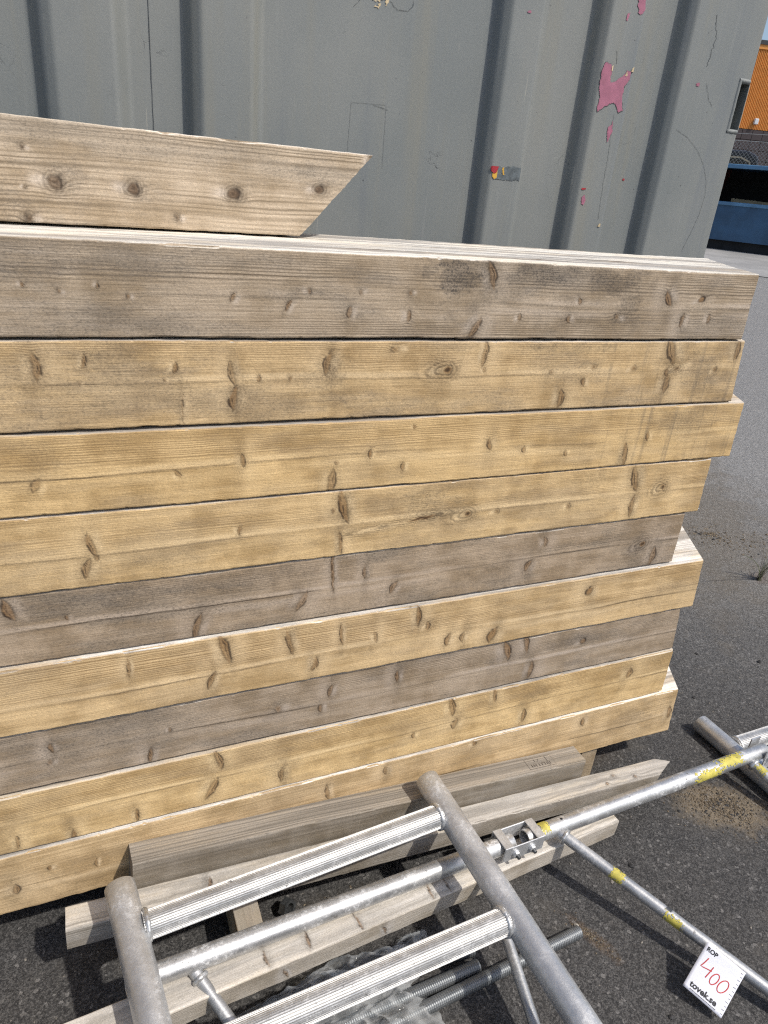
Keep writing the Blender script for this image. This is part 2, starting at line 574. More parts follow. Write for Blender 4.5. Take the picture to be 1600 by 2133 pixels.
KNOTS = {
    1: [(0.62, 0.0985, 0.0077, 0.0222, -0.34), (0.602, 0.0179, 0.0073, 0.0187, 0.58), (0.212, 0.056, 0.0032, 0.0078, 0.53), (0.291, 0.0466, 0.0035, 0.0087, 0.52), (0.384, 0.038, 0.0046, 0.0083, 0.12), (0.481, 0.0337, 0.0049, 0.0093, -0.01), (0.683, 0.0364, 0.0047, 0.0063, -0.2), (0.781, 0.0337, 0.005, 0.0074, -0.24), (0.883, 0.0391, 0.0055, 0.0055, 0.18), (0.99, 0.0725, 0.0083, 0.0144, -0.61), (1.035, 0.0341, 0.0061, 0.0117, 0.01), (1.1, 0.0384, 0.0051, 0.0085, -0.01), (0.797, 0.0634, 0.004, 0.0065, -0.25), (-0.046, 0.0654, 0.0026, 0.0034, 0.12), (-0.006, 0.058, 0.0028, 0.0029, 0.1), (0.076, 0.0529, 0.003, 0.0036, 0.06), (0.041, 0.0669, 0.0022, 0.0036, 0.4), (0.32, 0.0678, 0.0036, 0.004, -0.04), (0.401, 0.0673, 0.0038, 0.0041, -0.08), (0.481, 0.0679, 0.004, 0.0042, -0.11), (1.07, 0.0743, 0.007, 0.0045, -0.36)],
    2: [(-0.042, 0.088, 0.0069, 0.0172, -0.05), (0.015, 0.0936, 0.0035, 0.009, 0.16), (0.132, 0.0835, 0.0039, 0.0081, 0.2), (0.21, 0.074, 0.0055, 0.0174, -0.2), (0.213, 0.0383, 0.0071, 0.0178, 0.17), (0.14, 0.023, 0.0013, 0.0212, 0.03), (0.25, 0.0675, 0.0036, 0.005, -0.01), (0.298, 0.0666, 0.003, 0.0036, -0.03), (0.355, 0.0882, 0.007, 0.0194, 0.16), (0.56, 0.0755, 0.0116, 0.0104, -0.14), (0.628, 0.1025, 0.0057, 0.0216, 0.07), (0.631, 0.0744, 0.0037, 0.0041, -0.17), (0.465, 0.1087, 0.0066, 0.0052, -0.1), (0.798, 0.0196, 0.0077, 0.017, 0.08), (0.84, 0.0493, 0.0055, 0.0069, -0.04), (0.858, 0.0761, 0.0054, 0.0054, -0.26), (0.768, 0.068, 0.0051, 0.0044, -0.22), (0.949, 0.0722, 0.0057, 0.0047, -0.29), (1.031, 0.1045, 0.0115, 0.0272, -0.43), (1.057, 0.0696, 0.0097, 0.0069, -0.34), (1.038, 0.0402, 0.009, 0.018, 0.01), (1.033, 0.0636, 0.006, 0.0078, -0.33), (1.2, 0.1037, 0.0069, 0.0199, -0.04), (1.155, 0.0663, 0.0051, 0.0051, -0.37), (0.008, 0.0647, 0.0024, 0.0026, 0.09), (0.118, 0.0668, 0.0026, 0.0027, 0.04)],
    3: [(0.511, 0.1041, 0.0027, 0.0034, -0.12), (-0.061, 0.0464, 0.0062, 0.0097, 0.55), (0.226, 0.0642, 0.0044, 0.0102, -0.08), (0.372, 0.0163, 0.0077, 0.0216, 0.11), (0.436, 0.0598, 0.0044, 0.0082, 0.09), (0.497, 0.0342, 0.0045, 0.0079, -0.11), (0.662, 0.0631, 0.0067, 0.0115, -0.35), (0.737, 0.0494, 0.0052, 0.0067, -0.2), (0.832, 0.0368, 0.0045, 0.006, -0.24), (0.976, 0.0245, 0.0063, 0.024, -0.13), (1.022, 0.0587, 0.0052, 0.0099, -0.1), (0.378, 0.0495, 0.0041, 0.0042, -0.06), (0.13, 0.0495, 0.0035, 0.0075, -0.6)],
    4: [(0.396, 0.0941, 0.0084, 0.0328, -0.26), (0.003, 0.0707, 0.006, 0.0194, -0.28), (-0.007, 0.0329, 0.0069, 0.0159, 0.3), (0.009, 0.0495, 0.004, 0.0049, 0.08), (0.396, 0.0258, 0.0044, 0.0209, -0.15), (0.379, 0.0869, 0.0043, 0.0045, -0.06), (0.221, 0.0692, 0.0039, 0.0086, -0.0), (1.021, 0.0907, 0.0101, 0.0285, -0.35), (1.03, 0.0309, 0.0071, 0.023, 0.01), (1.102, 0.0678, 0.0108, 0.0117, -0.32), (0.641, 0.055, 0.0103, 0.01, -0.16), (0.548, 0.0562, 0.0443, 0.0048, -0.12), (0.867, 0.0472, 0.0059, 0.0066, -0.24), (0.703, 0.0536, 0.0054, 0.0051, -0.18)],
    5: [(-0.119, 0.0994, 0.0079, 0.0196, -0.28), (0.151, 0.0188, 0.0076, 0.0254, 0.25), (0.386, 0.0904, 0.0036, 0.0389, -0.09), (0.446, 0.0816, 0.0038, 0.012, -0.08), (0.332, 0.0401, 0.008, 0.0194, 0.47), (0.506, 0.0421, 0.0067, 0.0129, 0.45), (0.8, 0.0463, 0.0081, 0.0137, 0.4), (0.832, 0.0967, 0.006, 0.0113, -0.22), (1.131, 0.0238, 0.0096, 0.0223, 0.09), (1.093, 0.0584, 0.0112, 0.0102, -0.3), (-0.041, 0.0727, 0.0034, 0.0043, 0.09)],
    6: [(0.196, 0.1006, 0.0087, 0.0327, -0.27), (0.31, 0.093, 0.006, 0.0268, -0.24), (0.407, 0.09, 0.0038, 0.0217, -0.11), (0.477, 0.071, 0.0039, 0.0116, -0.23), (0.36, 0.0348, 0.0062, 0.0154, 0.19), (0.173, 0.0393, 0.0056, 0.0191, 0.31), (0.04, 0.0942, 0.003, 0.0173, -0.0), (0.564, 0.1041, 0.0064, 0.0223, -0.12), (0.636, 0.0343, 0.0074, 0.0154, 0.11), (0.74, 0.0259, 0.0112, 0.0186, 0.4), (0.669, 0.0337, 0.0063, 0.0111, 0.11), (0.97, 0.0931, 0.0093, 0.0105, 0.37), (0.587, 0.0777, 0.0065, 0.0092, -0.13)],
    7: [(-0.09, 0.0789, 0.0042, 0.0102, -0.14), (-0.093, 0.0483, 0.0052, 0.0062, 0.1), (0.065, 0.0168, 0.0052, 0.0152, 0.12), (0.295, 0.0629, 0.0086, 0.0092, -0.02), (0.395, 0.0817, 0.0055, 0.013, 0.17), (0.378, 0.045, 0.0051, 0.0095, -0.05), (0.535, 0.0839, 0.0055, 0.0146, -0.1), (0.79, 0.0952, 0.0107, 0.0249, -0.33), (0.837, 0.1045, 0.0075, 0.0244, -0.28), (0.862, 0.0289, 0.0075, 0.0223, 0.05), (0.992, 0.0798, 0.0071, 0.0071, -0.25), (0.1, 0.0675, 0.0033, 0.0054, 0.04)],
    8: [(0.183, 0.1066, 0.0076, 0.0244, -0.3), (0.673, 0.1073, 0.0081, 0.0256, -0.28), (0.686, 0.0578, 0.0087, 0.0121, 0.19), (0.869, 0.0325, 0.0077, 0.0194, -0.04), (0.304, 0.0325, 0.0064, 0.0174, 0.04), (0.169, 0.0387, 0.0093, 0.0255, 0.47), (0.034, 0.0177, 0.0042, 0.0145, -0.0), (-0.16, 0.0218, 0.0043, 0.0137, 0.01), (-0.072, 0.0082, 0.0049, 0.0116, 0.09), (0.778, 0.1138, 0.0052, 0.0195, -0.18), (0.589, 0.0511, 0.0048, 0.0068, -0.12), (1.159, 0.0868, 0.0108, 0.0139, -0.03)],
    9: [(-0.174, 0.0557, 0.0079, 0.012, 0.12), (-0.117, 0.0875, 0.0041, 0.006, 0.1), (-0.042, 0.0696, 0.0034, 0.0099, 0.08), (0.402, 0.0957, 0.0054, 0.0196, -0.12), (0.53, 0.1156, 0.006, 0.0113, -0.1), (0.745, 0.1276, 0.0054, 0.0074, -0.16), (1.047, 0.1093, 0.0063, 0.0131, -0.25), (1.335, 0.0648, 0.0081, 0.0198, -0.16)],
    0: [(0.072, 0.0519, 0.0078, 0.0078, 0.1), (0.175, 0.0521, 0.0073, 0.0062, 0.06), (0.321, 0.0552, 0.0082, 0.0066, 0.0), (0.46, 0.0703, 0.0066, 0.0056, -0.05), (0.037, 0.0047, 0.0053, 0.0061, 0.11), (0.236, 0.0168, 0.0035, 0.0033, 0.04), (0.038, 0.091, 0.0023, 0.0023, 0.12), (0.549, 0.1192, 0.0052, 0.0056, -0.09), (0.036, 0.0433, 0.0017, 0.0018, 0.11)],
}

# ------------------------------------------------------------------ ground
UX, UY = 0.743, 0.669
def ground_z(X, Y):
    s = X * UX + Y * UY - 4.0
    if s <= 0:
        return 0.0
    s = min(s, 70.0)
    return 0.022 * (s * s / (s + 1.5) if s < 40 else s - 1.45)

def ground_sheet(name, xs, ys, dz=0.0):
    V, F = [], []
    for yv in ys:
        for xv in xs:
            V.append((xv, yv, ground_z(xv, yv) + dz))
    w = len(xs)
    for j in range(len(ys) - 1):
        for i in range(w - 1):
            F.append((j * w + i, j * w + i + 1, (j + 1) * w + i + 1, (j + 1) * w + i))
    return mesh(name, V, F, True)

def asphalt_mat():
    n = NT('asphalt')
    P = n.obj
    v1 = n.voro(P, 400.0, 'F1', 1)
    v2 = n.voro(n.v('ADD', P, (7.7, 3.1, 0)), 170.0, 'F1', 1)
    big = n.noise(P, 0.9, 3, 0.6)
    mid = n.noise(P, 7.0, 4, 0.65)
    na_ = n.noise(P, 26.0, 4, 0.7)
    fine = n.noise(P, 300.0, 2, 0.75)
    g = n.sep(v1)[0]
    g2 = n.sep(v2)[1]
    gm = n.m('MULTIPLY_ADD', g2, 0.30, n.m('MULTIPLY_ADD', fine, 0.25, n.m('MULTIPLY', g, 0.5)))
    c = n.mix(n.ss(gm, 0.20, 0.90), (0.030, 0.029, 0.029), (0.120, 0.116, 0.112))
    c = n.mix(n.ss(g2, 0.955, 0.985, 0.0, 0.55), c, (0.25, 0.24, 0.23))
    c = n.mix(n.ss(fine, 0.32, 0.55, 0.6, 0.0), c, (0.020, 0.020, 0.022))
    c = n.mix(n.ss(mid, 0.5, 0.75, 0.0, 0.35), c, (0.125, 0.113, 0.096))
    # the colour gets paler further out into the yard
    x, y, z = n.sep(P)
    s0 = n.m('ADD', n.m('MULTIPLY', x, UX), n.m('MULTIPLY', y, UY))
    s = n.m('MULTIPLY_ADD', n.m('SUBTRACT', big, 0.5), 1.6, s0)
    old = n.ss(s, 1.4, 4.6)  # share of the paler colour, growing with distance only
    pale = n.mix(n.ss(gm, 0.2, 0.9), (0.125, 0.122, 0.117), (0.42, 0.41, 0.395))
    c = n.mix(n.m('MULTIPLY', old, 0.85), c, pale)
    def soil(c, loc, rot, sc, k, dark, lite, fr=8.0):
        q = n.mapping(P, loc, (0, 0, rot), sc)
        d = n.m('MULTIPLY_ADD', n.m('SUBTRACT', mid if fr < 10 else na_, 0.5), 1.7, n.v('LENGTH', q))
        return n.mix(n.m('MULTIPLY', n.ss(d, 1.25, 0.35, 0.0, k), n.ss(gm, 0.75, 0.35, 0.55, 1.0)), c, n.mix(gm, dark, lite))
    c = soil(c, (2.72, 2.15, 0), math.radians(-42), (0.32, 1.0, 1.0), 0.85, (0.075, 0.062, 0.047), (0.22, 0.19, 0.15), 6.0)
    c = soil(c, (1.12, 1.12, 0), 0.0, (0.28, 0.10, 1.0), 0.6, (0.045, 0.035, 0.027), (0.15, 0.12, 0.092), 9.0)
    c = soil(c, (1.400, 0.815, 0), -0.55, (0.135, 0.080, 1.0), 0.95, (0.12, 0.094, 0.064), (0.36, 0.29, 0.20), 26.0)
    c = soil(c, (0.862, 0.645, 0), -1.2, (0.065, 0.017, 1.0), 0.75, (0.06, 0.040, 0.026), (0.18, 0.125, 0.08), 40.0)
    c = soil(c, (0.335, 0.86, 0), 0.1, (0.16, 0.05, 1.0), 0.6, (0.045, 0.036, 0.027), (0.14, 0.115, 0.085), 26.0)
    c = soil(c, (-0.02, 0.80, 0), 0.1, (0.06, 0.04, 1.0), 0.45, (0.045, 0.038, 0.03), (0.14, 0.12, 0.09), 26.0)
    c = soil(c, (2.535, 1.668, 0), 0.1, (0.07, 0.05, 1.0), 0.6, (0.06, 0.038, 0.028), (0.17, 0.12, 0.09), 26.0)
    n.bump(gm, 0.0045, 0.9)
    return n.done(c, 0.82, 0.0, 0.35)

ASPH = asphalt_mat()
def spread(a, b, n, k=3.0):
    return [a + (b - a) * ((math.copysign(abs(2 * i / (n - 1) - 1) ** k, 2 * i / (n - 1) - 1)) * .5 + .5) for i in range(n)]
xs = sorted(set([round(v, 3) for v in spread(-420, 460, 61, 4.0)] + [i * 2.0 for i in range(-3, 40)]))
ys = sorted(set([round(v, 3) for v in spread(-400, 440, 61, 4.0)] + [i * 2.0 for i in range(-3, 40)]))
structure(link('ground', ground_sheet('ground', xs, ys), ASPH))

def concrete_mat():
    n = NT('concrete')
    a = n.noise(n.obj, 1.2, 5, 0.65)
    b = n.noise(n.obj, 60, 4, 0.7)
    c = n.mix(n.ss(a, 0.3, 0.7), (0.25, 0.245, 0.235), (0.36, 0.35, 0.335))
    c = n.mix(n.ss(b, 0.4, 0.7, 0.0, 0.5), c, (0.19, 0.19, 0.185))
    n.bump(b, 0.003, 0.5)
    return n.done(c, 0.85)
# concrete apron in front of the skip, its edge square to the view of the yard
V, F = [], []
nn = 24
for j in range(nn):
    s = 16.4 + 26 * j / (nn - 1)
    for i in range(nn):
        a = -22 + 44 * i / (nn - 1)
        X, Y = UX * s + UY * a, UY * s - UX * a
        V.append((X, Y, ground_z(X, Y) + 0.012))
for j in range(nn - 1):
    for i in range(nn - 1):
        F.append((j * nn + i + 1, j * nn + i, (j + 1) * nn + i, (j + 1) * nn + i + 1))
structure(link('concrete_apron', mesh('concrete_apron', V, F, True), concrete_mat()))

# ------------------------------------------------------------------ steel container behind the stack
YO, YI = 1.650, 1.688
def corr_profile():
    kp = []
    x = -4.2
    base = [(-0.012, YI), (0.013, YO), (0.132, YO), (0.156, YI), (0.262, YI), (0.280, YO), (0.392, YO), (0.418, YI), (0.946, YI), (0.964, YO),
            (1.058, YO), (1.082, YI), (1.214, YI), (1.231, YO), (1.340, YO), (1.362, YI), (1.467, YI), (1.486, YO)]
    left = []
    k = -0.012
    while k > -4.1:
        left = [(k - 0.28, YI), (k - 0.255, YO), (k - 0.147, YO), (k - 0.123, YI)] + left
        k -= 0.28
    kp = left + base
    return kp
CP = corr_profile()
def wall_y_raw(x):
    if x <= CP[0][0]:
        return YI
    for (a, b) in zip(CP, CP[1:]):
        if a[0] <= x <= b[0]:
            return a[1] + (b[1] - a[1]) * (x - a[0]) / (b[0] - a[0])
    return YO
def wall_y(x):
    w = 0.0035 + 0.0125 * max(math.exp(-((x - xo - 0.004) / 0.014) ** 2) for xo in (0.013, 0.280, 0.964, 1.231, 1.486))
    return sum(wall_y_raw(x + w * (k - 3) / 3) for k in range(7)) / 7
def dent(x, z):
    return 0.0016 * mnoise.noise(Vector((x * 3.1, z * 2.2, 4.0))) + 0.0006 * mnoise.noise(Vector((x * 11, z * 9, 1.0)))
def wall_at(x, z):
    return wall_y(x) + dent(x, z)

def paint_mat():
    n = NT('grey_container_paint')
    P = n.obj
    a = n.noise(n.v('MULTIPLY', P, (3.0, 3.0, 2.0)), 1.0, 5, 0.6)
    vs = n.noise(n.v('MULTIPLY', P, (16.0, 16.0, 0.8)), 1.0, 3, 0.6)
    vf = n.noise(n.v('MULTIPLY', P, (90.0, 90.0, 3.0)), 1.0, 3, 0.6)
    f = n.noise(P, 260, 3, 0.7)
    c = n.mix(n.ss(a, 0.3, 0.7), (0.186, 0.202, 0.200), (0.228, 0.238, 0.228))
    c = n.mix(n.ss(vs, 0.50, 0.72, 0.0, 0.5), c, (0.235, 0.228, 0.188))
    c = n.mix(n.ss(vs, 0.45, 0.25, 0.0, 0.45), c, (0.150, 0.168, 0.188))
    c = n.mix(n.ss(vf, 0.58, 0.75, 0.0, 0.30), c, (0.28, 0.29, 0.28))
    c = n.mix(n.ss(f, 0.35, 0.7, 0.12, 0.0), c, (0.12, 0.13, 0.13))
    # hairline cracks and chips where the coats lift
    wv = n.v('ADD', P, n.v('MULTIPLY', n.noise(P, 25, 4, col=True), (0.05, 0.05, 0.05)))
    cr = n.voro(wv, 13.0, 'DISTANCE_TO_EDGE')
    cm = n.m('MULTIPLY', n.ss(cr, 0.010, 0.003), n.ss(n.noise(P, 5.0, 3), 0.60, 0.70))
    c = n.mix(n.m('MULTIPLY', cm, 0.75), c, (0.06, 0.065, 0.07))
    dots = n.voro(n.v('ADD', P, (3.3, 0, 0)), 40.0, 'F1', 0)
    dm = n.m('MULTIPLY', n.ss(dots, 0.10, 0.05), n.ss(n.noise(P, 11.0, 2), 0.55, 0.62))
    c = n.mix(n.m('MULTIPLY', dm, 0.8), c, (0.05, 0.05, 0.055))
    sc = n.noise(n.v('MULTIPLY', P, (160.0, 160.0, 6.0)), 1.0, 2)
    sm = n.m('MULTIPLY', n.ss(sc, 0.68, 0.74), n.ss(n.noise(P, 6.0, 2), 0.52, 0.62))
    c = n.mix(n.m('MULTIPLY', sm, 0.55), c, (0.42, 0.40, 0.34))
    h = n.m('MULTIPLY_ADD', f, 0.35, n.m('MULTIPLY_ADD', cm, -0.6, n.m('MULTIPLY', a, 0.8)))
    n.bump(h, 0.0009, 0.7)
    return n.done(c, n.ss(a, 0.3, 0.7, 0.45, 0.60), 0.0, 0.45)
PAINT = paint_mat()

cont = thing('shipping_container', 'grey painted corrugated steel container standing behind the timber stack', 'container', (0, 0, 0))
XR = 1.733
Z0, Z1 = 0.16, 2.60
POCK = (1.700, XR, 1.552, 1.660)
xs = []
x = -4.2
while x < 1.5295:
    xs.append(x)
    x += 0.0045 if x > -0.4 else 0.0115
xs.append(1.530)
zs = [Z0 + (Z1 - Z0) * i / 60 for i in range(61)]
V = [(x, wall_at(x, z), z) for z in zs for x in xs]
w = len(xs)
F = [(j * w + i, j * w + i + 1, (j + 1) * w + i + 1, (j + 1) * w + i) for j in range(60) for i in range(w - 1)]
link('corrugated_panel', mesh('corrugated_panel', V, F, True), PAINT, cont)

# corner post with a notch cut for the lashing pocket
def post_mesh():
    bm = bmesh.new()
    R = 0.006
    xs_ = [1.530, 1.55, 1.62, 1.66, POCK[0]]
    zs_ = sorted(set([Z0 + (Z1 - Z0) * i / 40 for i in range(41)] + [POCK[2], POCK[3]]))
    def V3(x, y, z):
        return bm.verts.new((x, y, z))
    for (za, zb_) in zip(zs_, zs_[1:]):
        cols = list(zip(xs_, xs_[1:]))
        inside = za >= POCK[2] - 1e-6 and zb_ <= POCK[3] + 1e-6
        for (xa, xb) in cols:
            bm.faces.new([V3(xa, YO + dent(xa, za), za), V3(xb, YO + dent(xb, za), za), V3(xb, YO + dent(xb, zb_), zb_), V3(xa, YO + dent(xa, zb_), zb_)])
        if inside:
            edge = [(XR - 0.0022, YO + 0.13), (XR - 0.0022, YO + 0.001), (XR, YO + 0.001), (XR, YO + 0.13)]
            for (p, q) in zip(edge, edge[1:]):
                bm.faces.new([V3(p[0], p[1], za), V3(q[0], q[1], za), V3(q[0], q[1], zb_), V3(p[0], p[1], zb_)])
        else:
            edge = [(POCK[0], YO), (XR - R, YO)] + [(XR - R + R * math.sin(math.radians(a)), YO + R - R * math.cos(math.radians(a))) for a in (22, 45, 68, 90)] + [(XR, YO + 0.13)]
            for (p, q) in zip(edge, edge[1:]):
                w1 = dent(p[0], za) if p[0] < 1.71 else dent(1.71, za)
                w2 = dent(p[0], zb_) if p[0] < 1.71 else dent(1.71, zb_)
                bm.faces.new([V3(p[0], p[1] + w1, za), V3(q[0], q[1] + w1, za), V3(q[0], q[1] + w2, zb_), V3(p[0], p[1] + w2, zb_)])
    bmesh.ops.remove_doubles(bm, verts=bm.verts[:], dist=1e-5)
    me = bpy.data.meshes.new('corner_post')
    bm.to_mesh(me)
    bm.free()
    return me
link('corner_post', post_mesh(), PAINT, cont)
# the pocket: a shallow steel box let into the post
pk = boxes('lashing_pocket', [
    (POCK[0] - 0.004, POCK[0], YO + 0.002, YO + 0.075, POCK[2] - 0.004, POCK[3] + 0.004),
    (POCK[0], XR - 0.003, YO + 0.071, YO + 0.075, POCK[2] - 0.004, POCK[3] + 0.004),
    (POCK[0], XR - 0.003, YO + 0.002, YO + 0.071, POCK[2] - 0.004, POCK[2]),
    (POCK[0], XR - 0.003, YO + 0.002, YO + 0.071, POCK[3], POCK[3] + 0.004)])
pko = link('lashing_pocket', pk, PAINT, cont)
rv, rf = [], []
def rim_bar(xa, xb, za, zb_):
    k = 6
    o = len(rv)
    dx_, dz_ = xb - xa, zb_ - za
    long_z = dz_ > dx_
    sec = [(0.0, 0.0006), (0.16, -0.0016), (0.38, -0.0030), (0.68, -0.0028), (0.90, -0.0010), (1.0, 0.0012)]
    nseg = 14
    for i in range(nseg + 1):
        for (t, dy) in sec:
            s_ = i / nseg
            x_ = xa + dx_ * (t if long_z else s_)
            z_ = za + dz_ * (s_ if long_z else t)
            rv.append((x_ + 0.0006 * mnoise.noise(Vector((x_ * 200, z_ * 200, 3))), YO + dent(min(x_, 1.71), z_) + dy * (1 + 0.5 * mnoise.noise(Vector((x_ * 150, z_ * 150, 7)))), z_))
    for i in range(nseg):
        for j in range(k - 1):
            f = (o + i * k + j, o + i * k + j + 1, o + (i + 1) * k + j + 1, o + (i + 1) * k + j)
            rf.append(f if long_z else tuple(reversed(f)))
rim_bar(POCK[0] - 0.011, POCK[0] + 0.0005, POCK[2] - 0.006, POCK[3] + 0.006)
rim_bar(POCK[0] - 0.009, XR - 0.004, POCK[2] - 0.011, POCK[2] + 0.0005)
rim_bar(POCK[0] - 0.009, XR - 0.004, POCK[3] - 0.0005, POCK[3] + 0.011)
link('pocket_rim', mesh('pocket_rim', rv, rf, True), PAINT, pko)
link('end_wall', boxes('end_wall', [(XR - 0.045, XR - 0.010, YO + 0.132, 4.05, Z0, Z1)]), PAINT, cont)
link('roof', boxes('roof', [(-4.2, XR - 0.012, YI + 0.06, 4.05, Z1 - 0.05, Z1 - 0.01)]), PAINT, cont)
link('top_rail', boxes('top_rail', [(-4.2, XR, YO - 0.004, YO + 0.08, Z1 + 0.001, Z1 + 0.09)]), PAINT, cont)
link('bottom_rail', boxes('bottom_rail', [(-4.2, XR, YO - 0.004, YO + 0.10, 0.0, Z0 - 0.001)]), PAINT, cont)
link('back_wall', boxes('back_wall', [(-4.2, XR - 0.012, 4.055, 4.09, 0.0, Z1)]), PAINT, cont)
SEAM = plain('seam_dark', (0.07, 0.078, 0.084), 0.8)
sv, sf = ribbon('s', [(0.1985 + 0.0006 * mnoise.noise(Vector((0, 0, z * 40))), wall_at(0.1985, z) - 0.0012, z) for z in [1.1 + 0.012 * i for i in range(100)]],
                [0.0021 * (0.65 + 0.5 * mnoise.noise(Vector((9, 0, i * 0.35)))) for i in range(100)], (0, -1, 0))
link('plate_seam', mesh('plate_seam', sv, sf), SEAM, cont)

def inside(poly, x, z):
    c = False
    j = len(poly) - 1
    for i in range(len(poly)):
        a, b = poly[i], poly[j]
        if (a[1] > z) != (b[1] > z) and x < (b[0] - a[0]) * (z - a[1]) / (b[1] - a[1]) + a[0]:
            c = not c
        j = i
    return c
def wall_patch(name, poly, mat, off=0.0012, cell=0.0016, rag=0.004, seed=0.0, keep=1.0):
    x0, x1 = min(p[0] for p in poly) - .006, max(p[0] for p in poly) + .006
    z0, z1 = min(p[1] for p in poly) - .006, max(p[1] for p in poly) + .006
    nx, nz = int((x1 - x0) / cell) + 1, int((z1 - z0) / cell) + 1
    V, F, idx = [], [], {}
    def vid(i, j):
        if (i, j) not in idx:
            x, z = x0 + i * cell, z0 + j * cell
            idx[(i, j)] = len(V)
            V.append((x, wall_at(x, z) - off, z))
        return idx[(i, j)]
    for j in range(nz):
        for i in range(nx):
            x, z = x0 + (i + .5) * cell, z0 + (j + .5) * cell
            q = Vector((x * 70, z * 70, seed))
            dx, dz = mnoise.noise(q) * rag, mnoise.noise(q + Vector((17, 5, 0))) * rag
            if keep < 1 and mnoise.noise(Vector((x * 120, z * 260, seed + 4))) * .5 + .5 > keep:
                continue
            if inside(poly, x + dx, z + dz):
                F.append((vid(i, j), vid(i + 1, j), vid(i + 1, j + 1), vid(i, j + 1)))
    return mesh(name, V, F, True)
PINK = plain('old_pink_paint', (0.345, 0.125, 0.185), 0.6, 0, 0.12, 40)
PRED = plain('old_red_paint', (0.36, 0.02, 0.03), 0.55, 0, 0.1, 40)
PYEL = plain('old_yellow_paint', (0.62, 0.36, 0.045), 0.55, 0, 0.1, 40)
PDARK = plain('old_grey_paint', (0.105, 0.125, 0.135), 0.6, 0, 0.35, 60)
PRIM = plain('primer', (0.55, 0.44, 0.27), 0.6)
BIGPINK = [(1.243, 1.632), (1.252, 1.648), (1.268, 1.645), (1.275, 1.630), (1.270, 1.622), (1.278, 1.612), (1.290, 1.612), (1.299, 1.622), (1.310, 1.628),
           (1.322, 1.640), (1.333, 1.638), (1.330, 1.622), (1.322, 1.610), (1.318, 1.592), (1.325, 1.576), (1.328, 1.554), (1.317, 1.548), (1.309, 1.560),
           (1.297, 1.568), (1.284, 1.563), (1.270, 1.558), (1.262, 1.550), (1.254, 1.544), (1.249, 1.552), (1.252, 1.575), (1.246, 1.600)]
LIP_SHADE = plain('lip_shade', (0.085, 0.09, 0.09), 0.8, 0, 0.3, 90)  # dark outline painted as edge shade, so the patch looks recessed
link('peel_shade', wall_patch('peel_shade', [((q[0] - 1.288) * 1.035 + 1.288 + .0006, (q[1] - 1.598) * 1.03 + 1.598 - .0008) for q in BIGPINK], LIP_SHADE, off=0.0006, rag=0.006, seed=1.1, keep=.72), LIP_SHADE, cont)
link('peeled_patch', wall_patch('peeled_patch', BIGPINK, PINK, rag=0.005, seed=1), PINK, cont)['label'] = 'large patch of old pink paint where the grey has peeled'
link('peeled_patch', wall_patch('peeled_patch', [(1.308, 1.80), (1.330, 1.80), (1.334, 1.765), (1.326, 1.752), (1.316, 1.756), (1.312, 1.775)], PINK, seed=2, rag=.006), PINK, cont)
link('peeled_patch', wall_patch('peeled_patch', [(1.288, 1.750), (1.294, 1.752), (1.292, 1.736), (1.286, 1.738)], PINK, seed=3, rag=.004), PINK, cont)
link('peeled_patch', wall_patch('peeled_patch', [(1.255, 1.352), (1.262, 1.358), (1.268, 1.344), (1.264, 1.330), (1.257, 1.334)], PINK, seed=4, rag=.003), PINK, cont)
link('peeled_patch', wall_patch('peeled_patch', [(1.248, 1.371), (1.260, 1.373), (1.262, 1.368), (1.250, 1.367)], PRED, seed=5, rag=.003), PRED, cont)
link('peeled_patch', wall_patch('peeled_patch', [(1.297, 1.515), (1.303, 1.53), (1.306, 1.50), (1.300, 1.48)], PINK, seed=6, rag=.006), PINK, cont)
link('peeled_patch', wall_patch('peeled_patch', [(1.010, 1.716), (1.022, 1.718), (1.022, 1.712), (1.012, 1.712)], PINK, seed=7, rag=.004), PINK, cont)
link('peeled_patch', wall_patch('peeled_patch', [(1.545, 1.640), (1.556, 1.642), (1.555, 1.634), (1.548, 1.634)], PINK, seed=8, rag=.004), PINK, cont)
link('peeled_patch', wall_patch('peeled_patch', [(1.405, 1.404), (1.412, 1.405), (1.412, 1.400), (1.405, 1.400)], PRED, seed=8.5, rag=.002), PRED, cont)
link('old_sticker', wall_patch('old_sticker', [(0.992, 1.399), (1.066, 1.403), (1.063, 1.373), (0.990, 1.371)], PDARK, off=0.0010, seed=9, rag=.003, keep=.80), PDARK, cont)
link('old_sticker', wall_patch('old_sticker', [(0.974, 1.399), (0.992, 1.400), (0.991, 1.387), (0.982, 1.383), (0.975, 1.388)], PRED, off=0.0022, seed=10, rag=.002), PRED, cont)
link('old_sticker', wall_patch('old_sticker', [(0.980, 1.386), (0.992, 1.392), (0.993, 1.374), (0.985, 1.371), (0.979, 1.378)], PYEL, off=0.0016, seed=11, rag=.003), PYEL, cont)
link('old_sticker', wall_patch('old_sticker', [(1.006, 1.397), (1.011, 1.397), (1.011, 1.382), (1.007, 1.384)], PYEL, off=0.0016, seed=12, rag=.003), PYEL, cont)
for i, (cx, cz) in enumerate(((1.318, 1.632), (1.334, 1.643), (1.272, 1.638), (1.328, 1.286))):
    link('primer_chip', wall_patch('primer_chip', [(cx - .003, cz - .005), (cx + .003, cz - .004), (cx + .002, cz + .006), (cx - .002, cz + .005)], PRIM, off=.0020, seed=13 + i, rag=.003), PRIM, cont)
